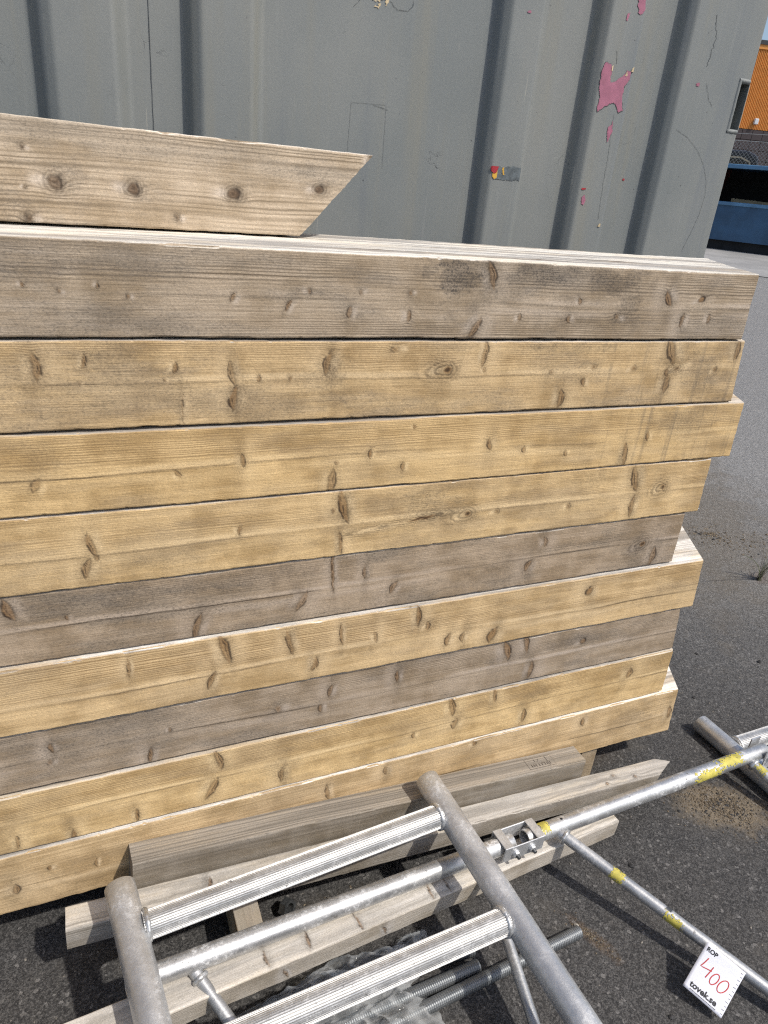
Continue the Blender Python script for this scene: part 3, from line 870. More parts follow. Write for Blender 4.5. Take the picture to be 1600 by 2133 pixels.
# lifted coat with a ragged outline high on the wide flat panel
flake = [(0.640, 1.80), (0.745, 1.80), (0.748, 1.672), (0.735, 1.664), (0.690, 1.663), (0.665, 1.672), (0.640, 1.668), (0.628, 1.678), (0.622, 1.700)]
link('peeled_patch', wall_patch('peeled_patch', [(0.652, 1.700), (0.672, 1.712), (0.688, 1.706), (0.692, 1.690), (0.682, 1.676), (0.664, 1.676), (0.654, 1.686)], PRIM, off=.0012, seed=21, rag=.010, keep=.42), PRIM, cont)
def scratch(pts, w, mat=None, step=0.004, rough=0.0012, seed=0):
    P = []
    for (a, b) in zip(pts, pts[1:]):
        L = math.hypot(b[0] - a[0], b[1] - a[1])
        k = max(1, int(L / step))
        for i in range(k):
            t = i / k
            P.append((a[0] + (b[0] - a[0]) * t, a[1] + (b[1] - a[1]) * t))
    P.append(pts[-1])
    Q = []
    for (x, z) in P:
        x += rough * mnoise.noise(Vector((x * 150, z * 150, seed)))
        z += rough * mnoise.noise(Vector((x * 150, z * 150, seed + 8)))
        Q.append((x, wall_at(x, z) - 0.0009, z))
    w = w * 0.65
    ws = [w * max(0.15, 0.8 + 0.9 * mnoise.noise(Vector((i * 0.6, seed, 2)))) for i in range(len(Q))]
    sv, sf = ribbon('s', Q, ws, (0, -1, 0))
    link('scratch', mesh('scratch', sv, sf), mat or SEAM, cont)
arc = [(1.514, 1.532), (1.560, 1.517), (1.604, 1.492), (1.640, 1.458), (1.664, 1.420), (1.673, 1.385), (1.669, 1.335), (1.655, 1.285), (1.637, 1.235)]
scratch(arc, 0.0011, seed=1)
scratch([(0.617, 1.372), (0.620, 1.494), (0.704, 1.498), (0.706, 1.370)], 0.0007, rough=.0006, seed=2)
scratch([(0.672, 1.495), (0.708, 1.489)], 0.0012, seed=3)
scratch([(0.640, 1.690), (0.632, 1.700), (0.637, 1.716)], 0.0035, seed=4)
scratch([(0.695, 1.690), (0.715, 1.676), (0.738, 1.678), (0.748, 1.690), (0.748, 1.70)], 0.0014, rough=.003, seed=5)
scratch([(0.612, 1.668), (0.628, 1.684), (0.632, 1.70)], 0.001, rough=.003, seed=6)
scratch([(1.560, 1.79), (1.575, 1.74), (1.566, 1.68)], 0.0022, rough=.006, seed=7)
scratch([(1.580, 1.645), (1.600, 1.61), (1.618, 1.595)], 0.0014, rough=.004, seed=8)
scratch([(1.276, 1.676), (1.284, 1.65)], 0.0014, rough=.003, seed=11)
scratch([(1.305, 1.545), (1.312, 1.46), (1.315, 1.38), (1.322, 1.30)], 0.0012, rough=.003, seed=12)

# ------------------------------------------------------------------ the timber stack
YEL_L, YEL_D = (0.640, 0.470, 0.265), (0.285, 0.180, 0.085)
GRY_L, GRY_D = (0.40, 0.312, 0.222), (0.180, 0.133, 0.088)
GREY = (0.29, 0.240, 0.182)
MATS = {}
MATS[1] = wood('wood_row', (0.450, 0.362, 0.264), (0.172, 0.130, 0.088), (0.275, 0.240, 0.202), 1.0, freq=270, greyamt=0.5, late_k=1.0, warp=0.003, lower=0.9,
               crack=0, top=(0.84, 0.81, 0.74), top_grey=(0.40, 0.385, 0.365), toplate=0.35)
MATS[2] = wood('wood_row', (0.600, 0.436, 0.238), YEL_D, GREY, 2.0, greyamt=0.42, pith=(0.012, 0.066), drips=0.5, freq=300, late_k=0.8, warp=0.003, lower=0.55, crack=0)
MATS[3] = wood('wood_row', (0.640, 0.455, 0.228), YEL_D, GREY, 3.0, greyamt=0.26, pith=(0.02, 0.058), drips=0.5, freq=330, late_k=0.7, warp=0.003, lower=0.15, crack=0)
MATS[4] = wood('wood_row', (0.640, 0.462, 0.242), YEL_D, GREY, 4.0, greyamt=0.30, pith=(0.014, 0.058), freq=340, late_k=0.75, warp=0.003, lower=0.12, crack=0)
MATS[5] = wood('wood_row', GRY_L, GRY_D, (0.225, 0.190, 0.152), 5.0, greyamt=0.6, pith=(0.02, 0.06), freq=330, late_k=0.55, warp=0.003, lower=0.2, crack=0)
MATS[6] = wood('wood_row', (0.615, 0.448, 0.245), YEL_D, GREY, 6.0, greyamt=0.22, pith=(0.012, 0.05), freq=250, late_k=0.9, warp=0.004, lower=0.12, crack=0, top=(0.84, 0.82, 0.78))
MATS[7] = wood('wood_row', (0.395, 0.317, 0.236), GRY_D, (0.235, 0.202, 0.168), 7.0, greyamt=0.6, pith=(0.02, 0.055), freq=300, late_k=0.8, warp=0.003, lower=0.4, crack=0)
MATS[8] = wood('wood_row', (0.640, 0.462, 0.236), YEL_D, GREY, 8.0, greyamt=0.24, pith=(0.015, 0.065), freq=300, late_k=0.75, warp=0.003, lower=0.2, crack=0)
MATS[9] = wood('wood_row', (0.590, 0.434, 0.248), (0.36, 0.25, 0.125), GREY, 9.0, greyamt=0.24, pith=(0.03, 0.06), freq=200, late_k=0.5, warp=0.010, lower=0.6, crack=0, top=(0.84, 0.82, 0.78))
STAINS = {1: [(0.555, 0.095, 0.055, 0.048, 0.95), (0.72, 0.105, 0.07, 0.028, 0.8), (0.86, 0.098, 0.08, 0.030, 0.75), (0.90, 0.055, 0.030, 0.055, .6), (0.80, 0.03, 0.1, 0.02, .25)],
          2: [(0.36, 0.07, 0.05, 0.05, .30), (0.80, 0.11, 0.12, 0.02, .45), (0.05, 0.10, 0.05, 0.04, .3), (1.05, 0.10, 0.05, 0.03, .4), (1.14, 0.06, 0.03, 0.06, .35)],
          3: [(1.12, 0.09, 0.08, 0.04, .35), (-0.05, 0.09, 0.03, 0.03, .25)],
          4: [(0.56, 0.085, 0.07, 0.035, .5), (0.92, 0.10, 0.06, 0.025, .3), (0.10, 0.03, 0.05, 0.02, .3)],
          5: [(0.15, 0.10, 0.30, 0.02, .45), (0.75, 0.05, 0.08, 0.04, .3), (1.15, 0.08, 0.03, 0.05, .3)],
          6: [(0.58, 0.09, 0.05, 0.03, .3), (1.2, 0.05, 0.08, 0.05, .2)], 7: [(0.95, 0.09, 0.10, 0.03, .35), (0.3, 0.06, 0.06, 0.04, .25)],
          8: [(0.30, 0.05, 0.04, 0.04, .3), (0.9, 0.09, 0.05, 0.03, .3)], 9: [(1.22, 0.09, 0.10, 0.03, .35), (1.25, 0.03, 0.06, 0.02, .3)]}
TOPK = {1: [(0.74, 0.055, 0.030, 0.006, 0), (0.46, 0.07, 0.030, 0.004, 0), (0.60, 0.16, 0.025, 0.004, 0), (0.95, 0.10, 0.05, 0.010, 0)]}
ZB = [1.252, 1.128, 1.003, 0.881, 0.755, 0.630, 0.500, 0.378, 0.247, 0.106]
XEND = {1: 1.2005, 2: 1.224, 3: 1.266, 4: 1.223, 5: 1.195, 6: 1.298, 7: 1.281, 8: 1.287, 9: 1.352}
YOFF = {1: 0.0, 2: 0.001, 3: -0.002, 4: -0.0005, 5: 0.003, 6: -0.004, 7: 0.001, 8: -0.003, 9: -0.007}
SLANT = {1: -0.03, 2: -0.09, 3: -0.05, 4: -0.04, 5: -0.03, 6: -0.10, 7: -0.12, 8: -0.04, 9: -0.08}
LABELS = {
    1: 'greyish brown mitred beam, topmost row of the stack, dark stain near its top edge',
    2: 'honey coloured mitred beam with a ringed eye knot, second row from the top',
    3: 'honey coloured beam, third row from the top, its pale end sticking out past row two',
    4: 'honey coloured beam with a rough resin streak, fourth row from the top',
    5: 'grey brown weathered beam in the middle of the stack, the one ending furthest left',
    6: 'yellow beam with a pale top corner jutting out just below the middle grey beam',
    7: 'grey brown weathered beam, third row from the bottom of the stack',
    8: 'yellow beam in the second row from the bottom of the stack',
    9: 'yellow beam at the very bottom of the stack, just above the ground'}
for b in range(1, 10):
    gap = 0.0026 if b < 9 else 0.0
    hgt = ZB[b - 1] - ZB[b] - 0.0030
    me = beam_mesh('beam', -1.75 - 0.05 * (b % 3), XEND[b], hgt, 0.285, my=0.56, mz=SLANT[b], r=0.0032, n=120, jit=0.0008, seed=b * 1.3, bow=0.0008,
                   knots=KNOTS[b], stains=STAINS[b], topknots=TOPK.get(b, ()), vis=(-0.32, XEND[b]), bump=0.007, pithz=(0.066, 0.058, 0.058, 0.06, 0.05, 0.055, 0.065, 0.06)[b - 2] if b > 1 else 0.058)
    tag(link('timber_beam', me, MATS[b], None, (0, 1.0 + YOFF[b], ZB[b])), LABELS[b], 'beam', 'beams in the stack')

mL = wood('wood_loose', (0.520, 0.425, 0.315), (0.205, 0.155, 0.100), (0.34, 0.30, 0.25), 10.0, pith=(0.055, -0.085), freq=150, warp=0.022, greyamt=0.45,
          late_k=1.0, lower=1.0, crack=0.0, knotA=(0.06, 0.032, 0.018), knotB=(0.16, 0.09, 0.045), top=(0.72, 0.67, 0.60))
me = beam_mesh('beam', -1.2, 0.430, 0.128, 0.105, mz=0.955, r=0.003, n=120, jit=0.0008, seed=33, knots=[(k[0], k[1], k[2] * 1.15, k[3] * 1.15, k[4]) for k in KNOTS[0]], vis=(-0.06, 0.430), bump=0.014, ring=True,
               stains=[(0.02, 0.02, 0.03, 0.025, .4), (0.10, 0.05, 0.02, 0.03, .3), (0.44, 0.10, 0.02, 0.02, .3)])
lo = link('timber_beam', me, mL, None, (-0.07, 1.138, 1.2535), (0, 0, math.atan2(0.038, 0.423)))
tag(lo, 'loose beam with a sharply slanted end and round knots lying on top of the stack', 'beam')

# bearers carrying the stack
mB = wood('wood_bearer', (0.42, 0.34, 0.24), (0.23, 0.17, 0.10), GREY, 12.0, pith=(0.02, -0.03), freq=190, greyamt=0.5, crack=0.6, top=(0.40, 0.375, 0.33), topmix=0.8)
def bearer(x, yf, yb, label, seed, w=0.047, h=0.1005):
    me = beam_mesh('bearer', 0.0, yb - yf, h, w, r=0.002, n=24, jit=0.0008, seed=seed)
    o = link('bearer', me, mB, None, (x + w, yf, 0.0012), (0, 0, math.pi / 2))
    return tag(o, label, 'bearer', 'bearers under the stack')
bearer(0.181, 0.782, 1.30, 'short wooden bearer poking out from under the stack beneath the ribbed rungs', 1)
bearer(1.085, 1.004, 1.40, 'split wooden bearer end standing under the right end of the lowest beam', 2)
bearer(-1.10, 0.90, 1.30, 'wooden bearer under the far left end of the stack', 3)

# three weathered timbers on the ground in front of the stack
def sloped(name, mat, pL, pR, h, d, label, my=0.0, lmy=0.0, mz=0.0, lmz=0.0, r=0.003, seed=0.0, ext=0.0, jit=0.0008, knots=(), topknots=(), stains=()):
    """pL, pR: front upper edge at the left and the right end"""
    A, B = Vector(pL), Vector(pR)
    L = (B - A).length
    me = beam_mesh(name, 0.0, L, h, d, my=my, mz=mz, lmy=lmy, lmz=lmz, r=r, n=90, jit=jit, seed=seed, knots=knots, topknots=topknots, stains=stains, vis=(0.0, L), step=0.0022)
    dx = (B - A).normalized()
    dy = Vector((0, 0, 1)).cross(dx).normalized()
    dz = dx.cross(dy)
    M = Matrix(((dx.x, dy.x, dz.x, 0), (dx.y, dy.y, dz.y, 0), (dx.z, dy.z, dz.z, 0), (0, 0, 0, 1)))
    org = A - dz * h
    M.translation = org
    o = link(name, me, mat)
    o.matrix_world = M
    return tag(o, label, 'timber', 'weathered timbers in front of the stack')
WG_L, WG_D = (0.36, 0.335, 0.30), (0.20, 0.18, 0.152)
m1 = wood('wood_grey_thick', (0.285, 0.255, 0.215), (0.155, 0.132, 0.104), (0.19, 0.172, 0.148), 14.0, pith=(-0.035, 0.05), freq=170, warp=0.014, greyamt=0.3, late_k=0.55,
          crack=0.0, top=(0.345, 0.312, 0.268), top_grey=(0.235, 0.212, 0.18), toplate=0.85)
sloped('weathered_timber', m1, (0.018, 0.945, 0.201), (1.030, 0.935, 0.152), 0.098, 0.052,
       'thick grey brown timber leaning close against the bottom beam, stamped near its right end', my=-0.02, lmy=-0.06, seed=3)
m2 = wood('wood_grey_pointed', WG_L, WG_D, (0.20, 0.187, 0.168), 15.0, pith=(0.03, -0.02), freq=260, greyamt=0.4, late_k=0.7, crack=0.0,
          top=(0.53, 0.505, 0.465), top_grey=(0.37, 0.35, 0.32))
mid_o = sloped('weathered_timber', m2, (-0.098, 0.891, 0.150), (1.222, 0.879, 0.102), 0.049, 0.049,
               'pale grey timber cut to a point at its right end, beside the thick timber', seed=5,
               topknots=[(0.245, 0.02, 0.004, 0.012, 0.2), (0.47, 0.022, 0.004, 0.012, -.2), (1.17, 0.012, 0.004, 0.005, 0), (1.20, 0.030, 0.004, 0.004, 0), (1.255, 0.014, 0.005, 0.005, 0)])
# sharpen the right end: the upper back corner runs out to a point
me = mid_o.data
Lm = (Vector((1.222, 0.879, 0.102)) - Vector((-0.098, 0.891, 0.150))).length
for v_ in me.vertices:
    if v_.co.x > Lm - 0.015:
        yy = v_.co.y / 0.049
        tip = max(0.0, 1.0 - abs(yy - 0.60) / (0.60 if yy < 0.60 else 0.40))
        k = min(1.0, (v_.co.x - (Lm - 0.015)) / 0.015)
        v_.co.x += k * (0.060 * tip + (0.022 if yy > 0.6 else 0.0) * (1 - tip) - 0.010 * (1 - v_.co.z / 0.049))
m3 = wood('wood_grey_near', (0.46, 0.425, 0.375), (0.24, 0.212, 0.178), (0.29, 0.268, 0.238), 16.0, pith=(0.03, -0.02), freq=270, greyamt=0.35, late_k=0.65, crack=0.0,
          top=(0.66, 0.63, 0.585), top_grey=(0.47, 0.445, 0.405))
sloped('weathered_timber', m3, (-0.30, 0.668, 0.160), (1.064, 0.826, 0.060), 0.046, 0.053,
       'pale weathered timber nearest the camera, running under the long tube and the plastic', seed=7,
       topknots=[(0.60, 0.025, 0.003, 0.016, .2), (0.70, 0.02, 0.003, 0.02, -.1), (0.86, 0.02, 0.003, 0.02, .2), (0.90, 0.018, 0.0025, 0.02, .1), (0.52, 0.022, 0.003, 0.014, 0), (1.12, 0.02, 0.003, 0.01, 0)],
       knots=[(0.75, 0.02, 0.003, 0.014, -0.4), (0.55, 0.02, 0.003, 0.014, -0.4)])
# low packing stick under the right ends
tag(link('packing_stick', bevel_box('packing_stick', (0.955, 0.995, 0.855, 0.985, 0.0015, 0.050), 0.002), mB), 'low packing stick hidden under the thick grey timber', 'stick')
# printed stamp on the thick timber
STAMP = plain('stamp_ink', (0.075, 0.06, 0.05), 0.8)
tg = bpy.data.objects['weathered_timber']
sv, sf = [], []
def stroke(pts, w=0.0008):
    a, b = ribbon('s', [Vector((p[0], p[1], 0.0987)) for p in pts], w, (0, 0, 1))
    o = len(sv)
    sv.extend(a)
    sf.extend([tuple(i + o for i in f) for f in b])
sx, sy = 0.862, 0.010
stroke([(sx, sy), (sx + .072, sy), (sx + .072, sy + .030), (sx, sy + .030), (sx, sy)])
for (a, b) in ((.010, .010), (.016, .010), (.022, .010), (.030, .010), (.038, .010), (.046, .010), (.052, .010), (.060, .010)):
    stroke([(sx + a, sy + .004), (sx + a, sy + .012)], .0012)
stroke([(sx + .010, sy + .008), (sx + .022, sy + .008)], .0009)
stroke([(sx + .038, sy + .012), (sx + .046, sy + .012)], .0009)
stroke([(sx + .024, sy + .018), (sx + .024, sy + .026)], .001)
stroke([(sx + .030, sy + .018), (sx + .036, sy + .026)], .001)
stroke([(sx + .056, sy + .030), (sx + .056, sy)], .0008)
link('stamp', mesh('stamp', sv, sf), STAMP, tg)

# ------------------------------------------------------------------ aluminium
def alu(name, base=(0.60, 0.605, 0.61), rough=(0.30, 0.5), dirt=0.45, spat=0.5, seed=0.0, scuff=0.5, metal=1.0):
    """worn aluminium: dull oxide film, pale spatter, dark nicks, brownish grime"""
    n = NT(name)
    P = n.v('ADD', n.obj, (seed, seed * .7, 0))
    a = n.noise(P, 16, 4, 0.65)
    b = n.noise(P, 95, 4, 0.75)
    f = n.noise(P, 300, 3, 0.75)
    dm = n.m('MULTIPLY', n.ss(n.noise(P, 26, 4, 0.7), 0.54, 0.72), dirt)
    sp = n.m('MULTIPLY', n.m('MULTIPLY', n.ss(b, 0.50, 0.62), n.ss(a, 0.40, 0.62)), spat)
    wear = n.m('MULTIPLY', n.ss(n.noise(P, 75, 3, 0.7), 0.655, 0.70), scuff)
    c = n.mix(n.ss(a, 0.3, 0.7), tuple(x * .86 for x in base), tuple(min(.95, x * 1.08) for x in base))
    c = n.mix(n.ss(f, 0.35, 0.65, 0.22, 0.0), c, tuple(x * .55 for x in base))
    c = n.mix(dm, c, (0.30, 0.29, 0.27))
    c = n.mix(sp, c, tuple(min(.9, x * 1.25 + .05) for x in base))
    c = n.mix(wear, c, (0.07, 0.065, 0.06))
    r = n.ss(a, 0.3, 0.7, rough[0], rough[1])
    r = n.m('MULTIPLY_ADD', n.m('SUBTRACT', f, 0.5), 0.15, r)
    r = n.m('MAXIMUM', r, n.m('MULTIPLY', n.m('MAXIMUM', dm, sp), 0.95), clamp=True)
    mt = n.m('SUBTRACT', metal, n.m('MULTIPLY', n.m('MAXIMUM', dm, n.m('MAXIMUM', sp, wear)), 0.9))
    n.bump(n.m('MULTIPLY_ADD', b, 0.7, n.m('MULTIPLY_ADD', f, 0.4, n.m('MULTIPLY', wear, -0.5))), 0.0007, 0.7)
    return n.done(c, r, mt)
ALU_STILE = alu('alu_stile', (0.58, 0.585, 0.59), (0.40, 0.50), 0.10, 0.28, 1.0, 0.5, 0.72)
ALU_RUNG = alu('alu_rung', (0.62, 0.62, 0.615), (0.42, 0.55), 0.20, 0.40, 2.0, 0.7, 0.82)
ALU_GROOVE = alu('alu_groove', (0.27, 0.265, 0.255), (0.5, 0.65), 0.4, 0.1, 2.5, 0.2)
ALU_TUBE = alu('alu_tube', (0.60, 0.605, 0.605), (0.38, 0.52), 0.20, 0.6, 3.0, 0.8, 0.80)
ALU_THIN = alu('alu_thin', (0.48, 0.485, 0.49), (0.42, 0.55), 0.2, 0.35, 4.0, 0.5, 0.75)
ZINC = alu('zinc_plate', (0.68, 0.69, 0.70), (0.32, 0.44), 0.10, 0.2, 5.0, 0.3, 0.62)
YPAINT = plain('yellow_spray', (0.50, 0.435, 0.085), 0.6, 0, 0.25, 60)
DARKSTEEL = plain('dark_steel', (0.10, 0.105, 0.11), 0.45, 0.6, 0.3, 60)

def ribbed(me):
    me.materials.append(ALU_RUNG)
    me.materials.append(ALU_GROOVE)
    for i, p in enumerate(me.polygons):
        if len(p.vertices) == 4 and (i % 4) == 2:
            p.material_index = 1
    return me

def tube_patch(name, p0, p1, r, s0, s1, a0, a1, mat, parent, seed=0.0):
    """sprayed paint: a ragged skin over part of a tube; angles in degrees round the axis"""
    a, d, u, v, L = frame_of(p0, p1)
    ns, na = 44, 22
    V, F = [], []
    for i in range(ns + 1):
        for j in range(na + 1):
            s = s0 + (s1 - s0) * i / ns
            t = math.radians(a0 + (a1 - a0) * j / na)
            V.append(a + d * s + u * ((r + .0009) * math.cos(t)) + v * ((r + .0009) * math.sin(t)))
    for i in range(ns):
        for j in range(na):
            fi, fj = abs(2 * (i + .5) / ns - 1), abs(2 * (j + .5) / na - 1)
            k = max(fi, fj) + 0.55 * mnoise.noise(Vector((i * .28, j * .33, seed))) + 0.30 * mnoise.noise(Vector((i * .9, j * .8, seed + 3)))
            if k < 0.70:
                q = i * (na + 1) + j
                F.append((q, q + 1, q + na + 2, q + na + 1))
    return link(name, mesh(name, V, F, True), mat, parent)

def P3(a, b, t):
    return tuple(Vector(a).lerp(Vector(b), t))

# ------------------------------------------------------------------ ladder shaped scaffold frame in the foreground
SR = 0.0255
LT, LB = (-0.0065, 0.9015, 0.2120), (0.214, -0.95, 0.030)
RT, RB = (0.6105, 0.955, 0.2085), (0.772, -0.95, 0.030)
lad = thing('scaffold_frame', 'dull aluminium scaffold frame with ribbed rungs lying across the timbers in the foreground', 'scaffold frame', (0.3, 0.5, 0.0), 0, 'scaffold frames')
lad_inv = Matrix.Translation((-0.3, -0.5, 0.0))
def part(name, me, mat, parent, inv):
    me.transform(inv)
    return link(name, me, mat, parent)
part('stile', tube('stile', LT, LB, SR, seg=36, n=40, wob=0.0006, seed=1), ALU_STILE, lad, lad_inv)
part('stile', tube('stile', RT, RB, SR, seg=36, n=40, wob=0.0006, seed=2), ALU_STILE, lad, lad_inv)
def atY(a, b, Y):
    t = (Y - a[1]) / (b[1] - a[1])
    return Vector(P3(a, b, t))
for i, (yl, yr) in enumerate(((0.818, 0.868), (0.608, 0.640), (0.390, 0.412), (0.170, 0.182), (-0.055, -0.044), (-0.28, -0.27))):
    A, B = atY(LT, LB, yl), atY(RT, RB, yr)
    ax = (B - A).normalized()
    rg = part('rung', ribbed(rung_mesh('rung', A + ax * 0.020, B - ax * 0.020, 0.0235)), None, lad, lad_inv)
    for (c, s, k) in ((A + ax * 0.0262, 1, 0), (B - ax * 0.0262, -1, 1)):
        part('weld', weld_ring('weld', c, ax, 0.0232, 0.0042, seed=i * 3 + k), ALU_TUBE, rg, lad_inv)
# small drilled hole near the upper end of the right stile
hole_c = atY(RT, RB, 0.905)
a_, d_, u_, v_, L_ = frame_of(RT, RB)
def disc_on_tube(name, p0, p1, r, s, ang, rad, mat, parent, inv=None):
    a, d, u, v, L = frame_of(p0, p1)
    V, F = [], []
    n = 14
    cen = []
    for rr in (0.0, rad):
        for i in range(n if rr else 1):
            t = 2 * math.pi * i / n
            ds, dt = rr * math.cos(t), rr * math.sin(t) / r
            tt = math.radians(ang) + dt
            V.append(a + d * (s + ds) + (u * math.cos(tt) + v * math.sin(tt)) * (r + 0.0007))
    for i in range(n):
        F.append((0, 1 + i, 1 + (i + 1) % n))
    me = mesh(name, V, F)
    if inv is not None:
        me.transform(inv)
    return link(name, me, mat, parent)
BLACK = plain('black_hole', (0.012, 0.012, 0.013), 0.9)
disc_on_tube('drilled_hole', RT, RB, SR, 0.052, 170, 0.0032, BLACK, lad, lad_inv)

# ------------------------------------------------------------------ guard frames: long tube with thin braces
TR = 0.0182
def guard(label, p0, p1, braces, name='guard_frame'):
    t = thing(name, label, 'guard frame', (0, 0, 0), 0, 'guard frames')
    link('top_tube', tube('top_tube', p0, p1, TR, seg=32, n=24, wob=0.0005, seed=p0[0]), ALU_TUBE, t)
    for i, (a, b, r) in enumerate(braces):
        br = link('brace', tube('brace', a, b, r, wall=0.002, seg=22, n=24, wob=0.0005, seed=i), ALU_THIN, t)
        ax = (Vector(b) - Vector(a)).normalized()
        link('weld', weld_ring('weld', Vector(a) + ax * 0.022, ax, r, 0.0045, seed=i + 5, n=30), ALU_TUBE, br)
    return t
TA0, TA1 = (-0.012, 0.7635, 0.1545), (0.758, 0.822, 0.1135)
bA1 = ((0.0915, 0.766, 0.140), (0.205, 0.555, 0.050), 0.0105)
bA2 = ((0.679, 0.818, 0.112), (0.612, 0.405, 0.022), 0.0105)
gA = guard('plain aluminium guard tube under the ribbed frame, with a short brace near the left stile', TA0, TA1, [bA1, bA2])
TB0, TB1 = (0.790, 0.822, 0.112), (1.580, 0.873, 0.081)
bB1 = ((0.873, 0.822, 0.106), (1.175, 0.285, 0.0135), 0.0122)
bB2 = ((1.512, 0.868, 0.078), (1.570, 0.560, 0.014), 0.0122)
gB = guard('yellow marked aluminium guard tube running right, its long thin brace carries the price tag', TB0, TB1, [bB1, bB2])
tube_patch('paint_mark', TB0, TB1, TR, 0.590, 0.700, 15, 130, YPAINT, gB, 1)
tube_patch('paint_mark', TB0, TB1, TR, 0.500, 0.615, -40, 75, YPAINT, gB, 2)
tube_patch('paint_mark', TB0, TB1, TR, 0.034, 0.064, 20, 200, YPAINT, gB, 3)
LB1 = (Vector(bB1[1]) - Vector(bB1[0])).length
tube_patch('paint_mark', bB1[0], bB1[1], 0.0122, LB1 * 0.205, LB1 * 0.262, -30, 150, YPAINT, gB, 4)
tube_patch('paint_mark', bB1[0], bB1[1], 0.0122, LB1 * 0.395, LB1 * 0.470, -70, 80, YPAINT, gB, 5)
tube_patch('paint_mark', bB1[0], bB1[1], 0.0122, LB1 * 0.395, LB1 * 0.420, 70, 130, DARKSTEEL, gB, 6)
tube_patch('paint_mark', bB2[0], bB2[1], 0.0122, 0.026, 0.060, 0, 200, YPAINT, gB, 7)
tube_patch('paint_mark', TA0, TA1, TR, 0.075, 0.125, 195, 260, YPAINT, gA, 8)
disc_on_tube('drilled_hole', TB0, TB1, TR, 0.098, 95, 0.003, BLACK, gB)
# clip with a bolt at the far end of the right tube
def hexprism(name, c, axis, r, h, bev=True):
    a, d, u, v, L = frame_of(c, Vector(c) + Vector(axis))
    V, F = [], []
    for (s, k) in ((0, .92), (h * .12, 1), (h * .85, 1), (h, .9)):
        for i in range(6):
            t = math.pi / 3 * i
            V.append(a + d * s + u * r * k * math.cos(t) + v * r * k * math.sin(t))
    for i in range(3):
        for j in range(6):
            q = (j + 1) % 6
            F.append((i * 6 + j, i * 6 + q, (i + 1) * 6 + q, (i + 1) * 6 + j))
    F += [tuple(range(5, -1, -1)), tuple(18 + j for j in range(6))]
    return mesh(name, V, F)
def threaded(name, p0, p1, r, pitch, seg=20, depth=0.10):
    a, d, u, v, L = frame_of(p0, p1)
    V, F = [], []
    n = int(L / pitch * 4)
    V0 = []
    for i in range(n + 1):
        for j in range(seg):
            t = 2 * math.pi * j / seg
            ph = (i / 4.0 + j / seg) % 1.0
            w = 1 - abs(2 * ph - 1)
            rr = r * (1 - depth * (1 - min(1, w * 1.5)))
            if i == 0 or i == n:
                rr = r * (1 - depth)
            V.append(a + d * (L * i / n) + u * rr * math.cos(t) + v * rr * math.sin(t))
    for i in range(n):
        for j in range(seg):
            q = (j + 1) % seg
            F.append((i * seg + j, i * seg + q, (i + 1) * seg + q, (i + 1) * seg + j))
    F += [tuple(range(seg - 1, -1, -1)), tuple(n * seg + j for j in range(seg))]
    return mesh(name, V, F, False)
ex = Vector(TB1) - Vector(TB0)
ex.normalize()
ey = Vector((0, 0, 1)).cross(ex).normalized()
ez = ex.cross(ey)
FM = Matrix(((ex.x, ey.x, ez.x, 0), (ex.y, ey.y, ez.y, 0), (ex.z, ey.z, ez.z, 0), (0, 0, 0, 1)))
FM.translation = Vector(TB1)
clip = bpy.data.objects.new('end_clip', boxes('end_clip', [(-0.030, 0.006, -0.0255, -0.0225, -0.034, 0.024), (-0.030, 0.006, 0.0225, 0.0255, -0.034, 0.024), (-0.030, 0.006, -0.0224, 0.0224, -0.034, -0.031)]))
COL.objects.link(clip)
clip.data.materials.append(ZINC)
clip.data.transform(FM)
clip.parent = gB
b_ = hexprism('bolt', (-0.012, -0.0256, 0.004), (0, -1, 0), 0.0085, 0.007)
b_.transform(FM)
link('bolt', b_, ZINC, clip)
b_ = threaded('bolt_tip', (-0.012, -0.0326, 0.004), (-0.012, -0.046, 0.004), 0.0042, 0.002, 12)
b_.transform(FM)
link('bolt_tip', b_, ZINC, clip)

# ------------------------------------------------------------------ bolted coupler joining the two tubes
cp = thing('tube_coupler', 'zinc plated channel clamp with two bolts joining the two guard tubes', 'coupler', (0.772, 0.822, 0.112))
cp.rotation_euler = (0, 0.045, 0.062)
hl = 0.052
link('side_plate', bevel_box('side_plate', (-hl, hl, -0.0248, -0.0220, -0.016, 0.0212), 0.0010, 1), ZINC, cp)
link('side_plate', bevel_box('side_plate', (-hl, hl, 0.0220, 0.0248, -0.016, 0.0212), 0.0010, 1), ZINC, cp)
for sx in (-1, 1):
    xa = sx * hl - (0.021 if sx > 0 else 0.0)
    link('strap', bevel_box('strap', (xa, xa + 0.021, -0.0250, 0.0250, 0.0200, 0.0226), 0.0009, 1), ZINC, cp)
for bx in (-0.022, 0.020):
    bo = link('bolt', hexprism('bolt', (bx, -0.0249, 0.000), (0, -1, 0), 0.0080, 0.0065), ZINC, cp)
    link('washer', loft('washer', (bx, -0.0248, 0.0), (bx, -0.0262, 0.0), circ(0.0098, 20)), ZINC, bo)
    link('bolt_tip', threaded('bolt_tip', (bx, -0.0312, 0.0), (bx, -0.0385, 0.0), 0.0042, 0.002, 12), DARKSTEEL, bo)

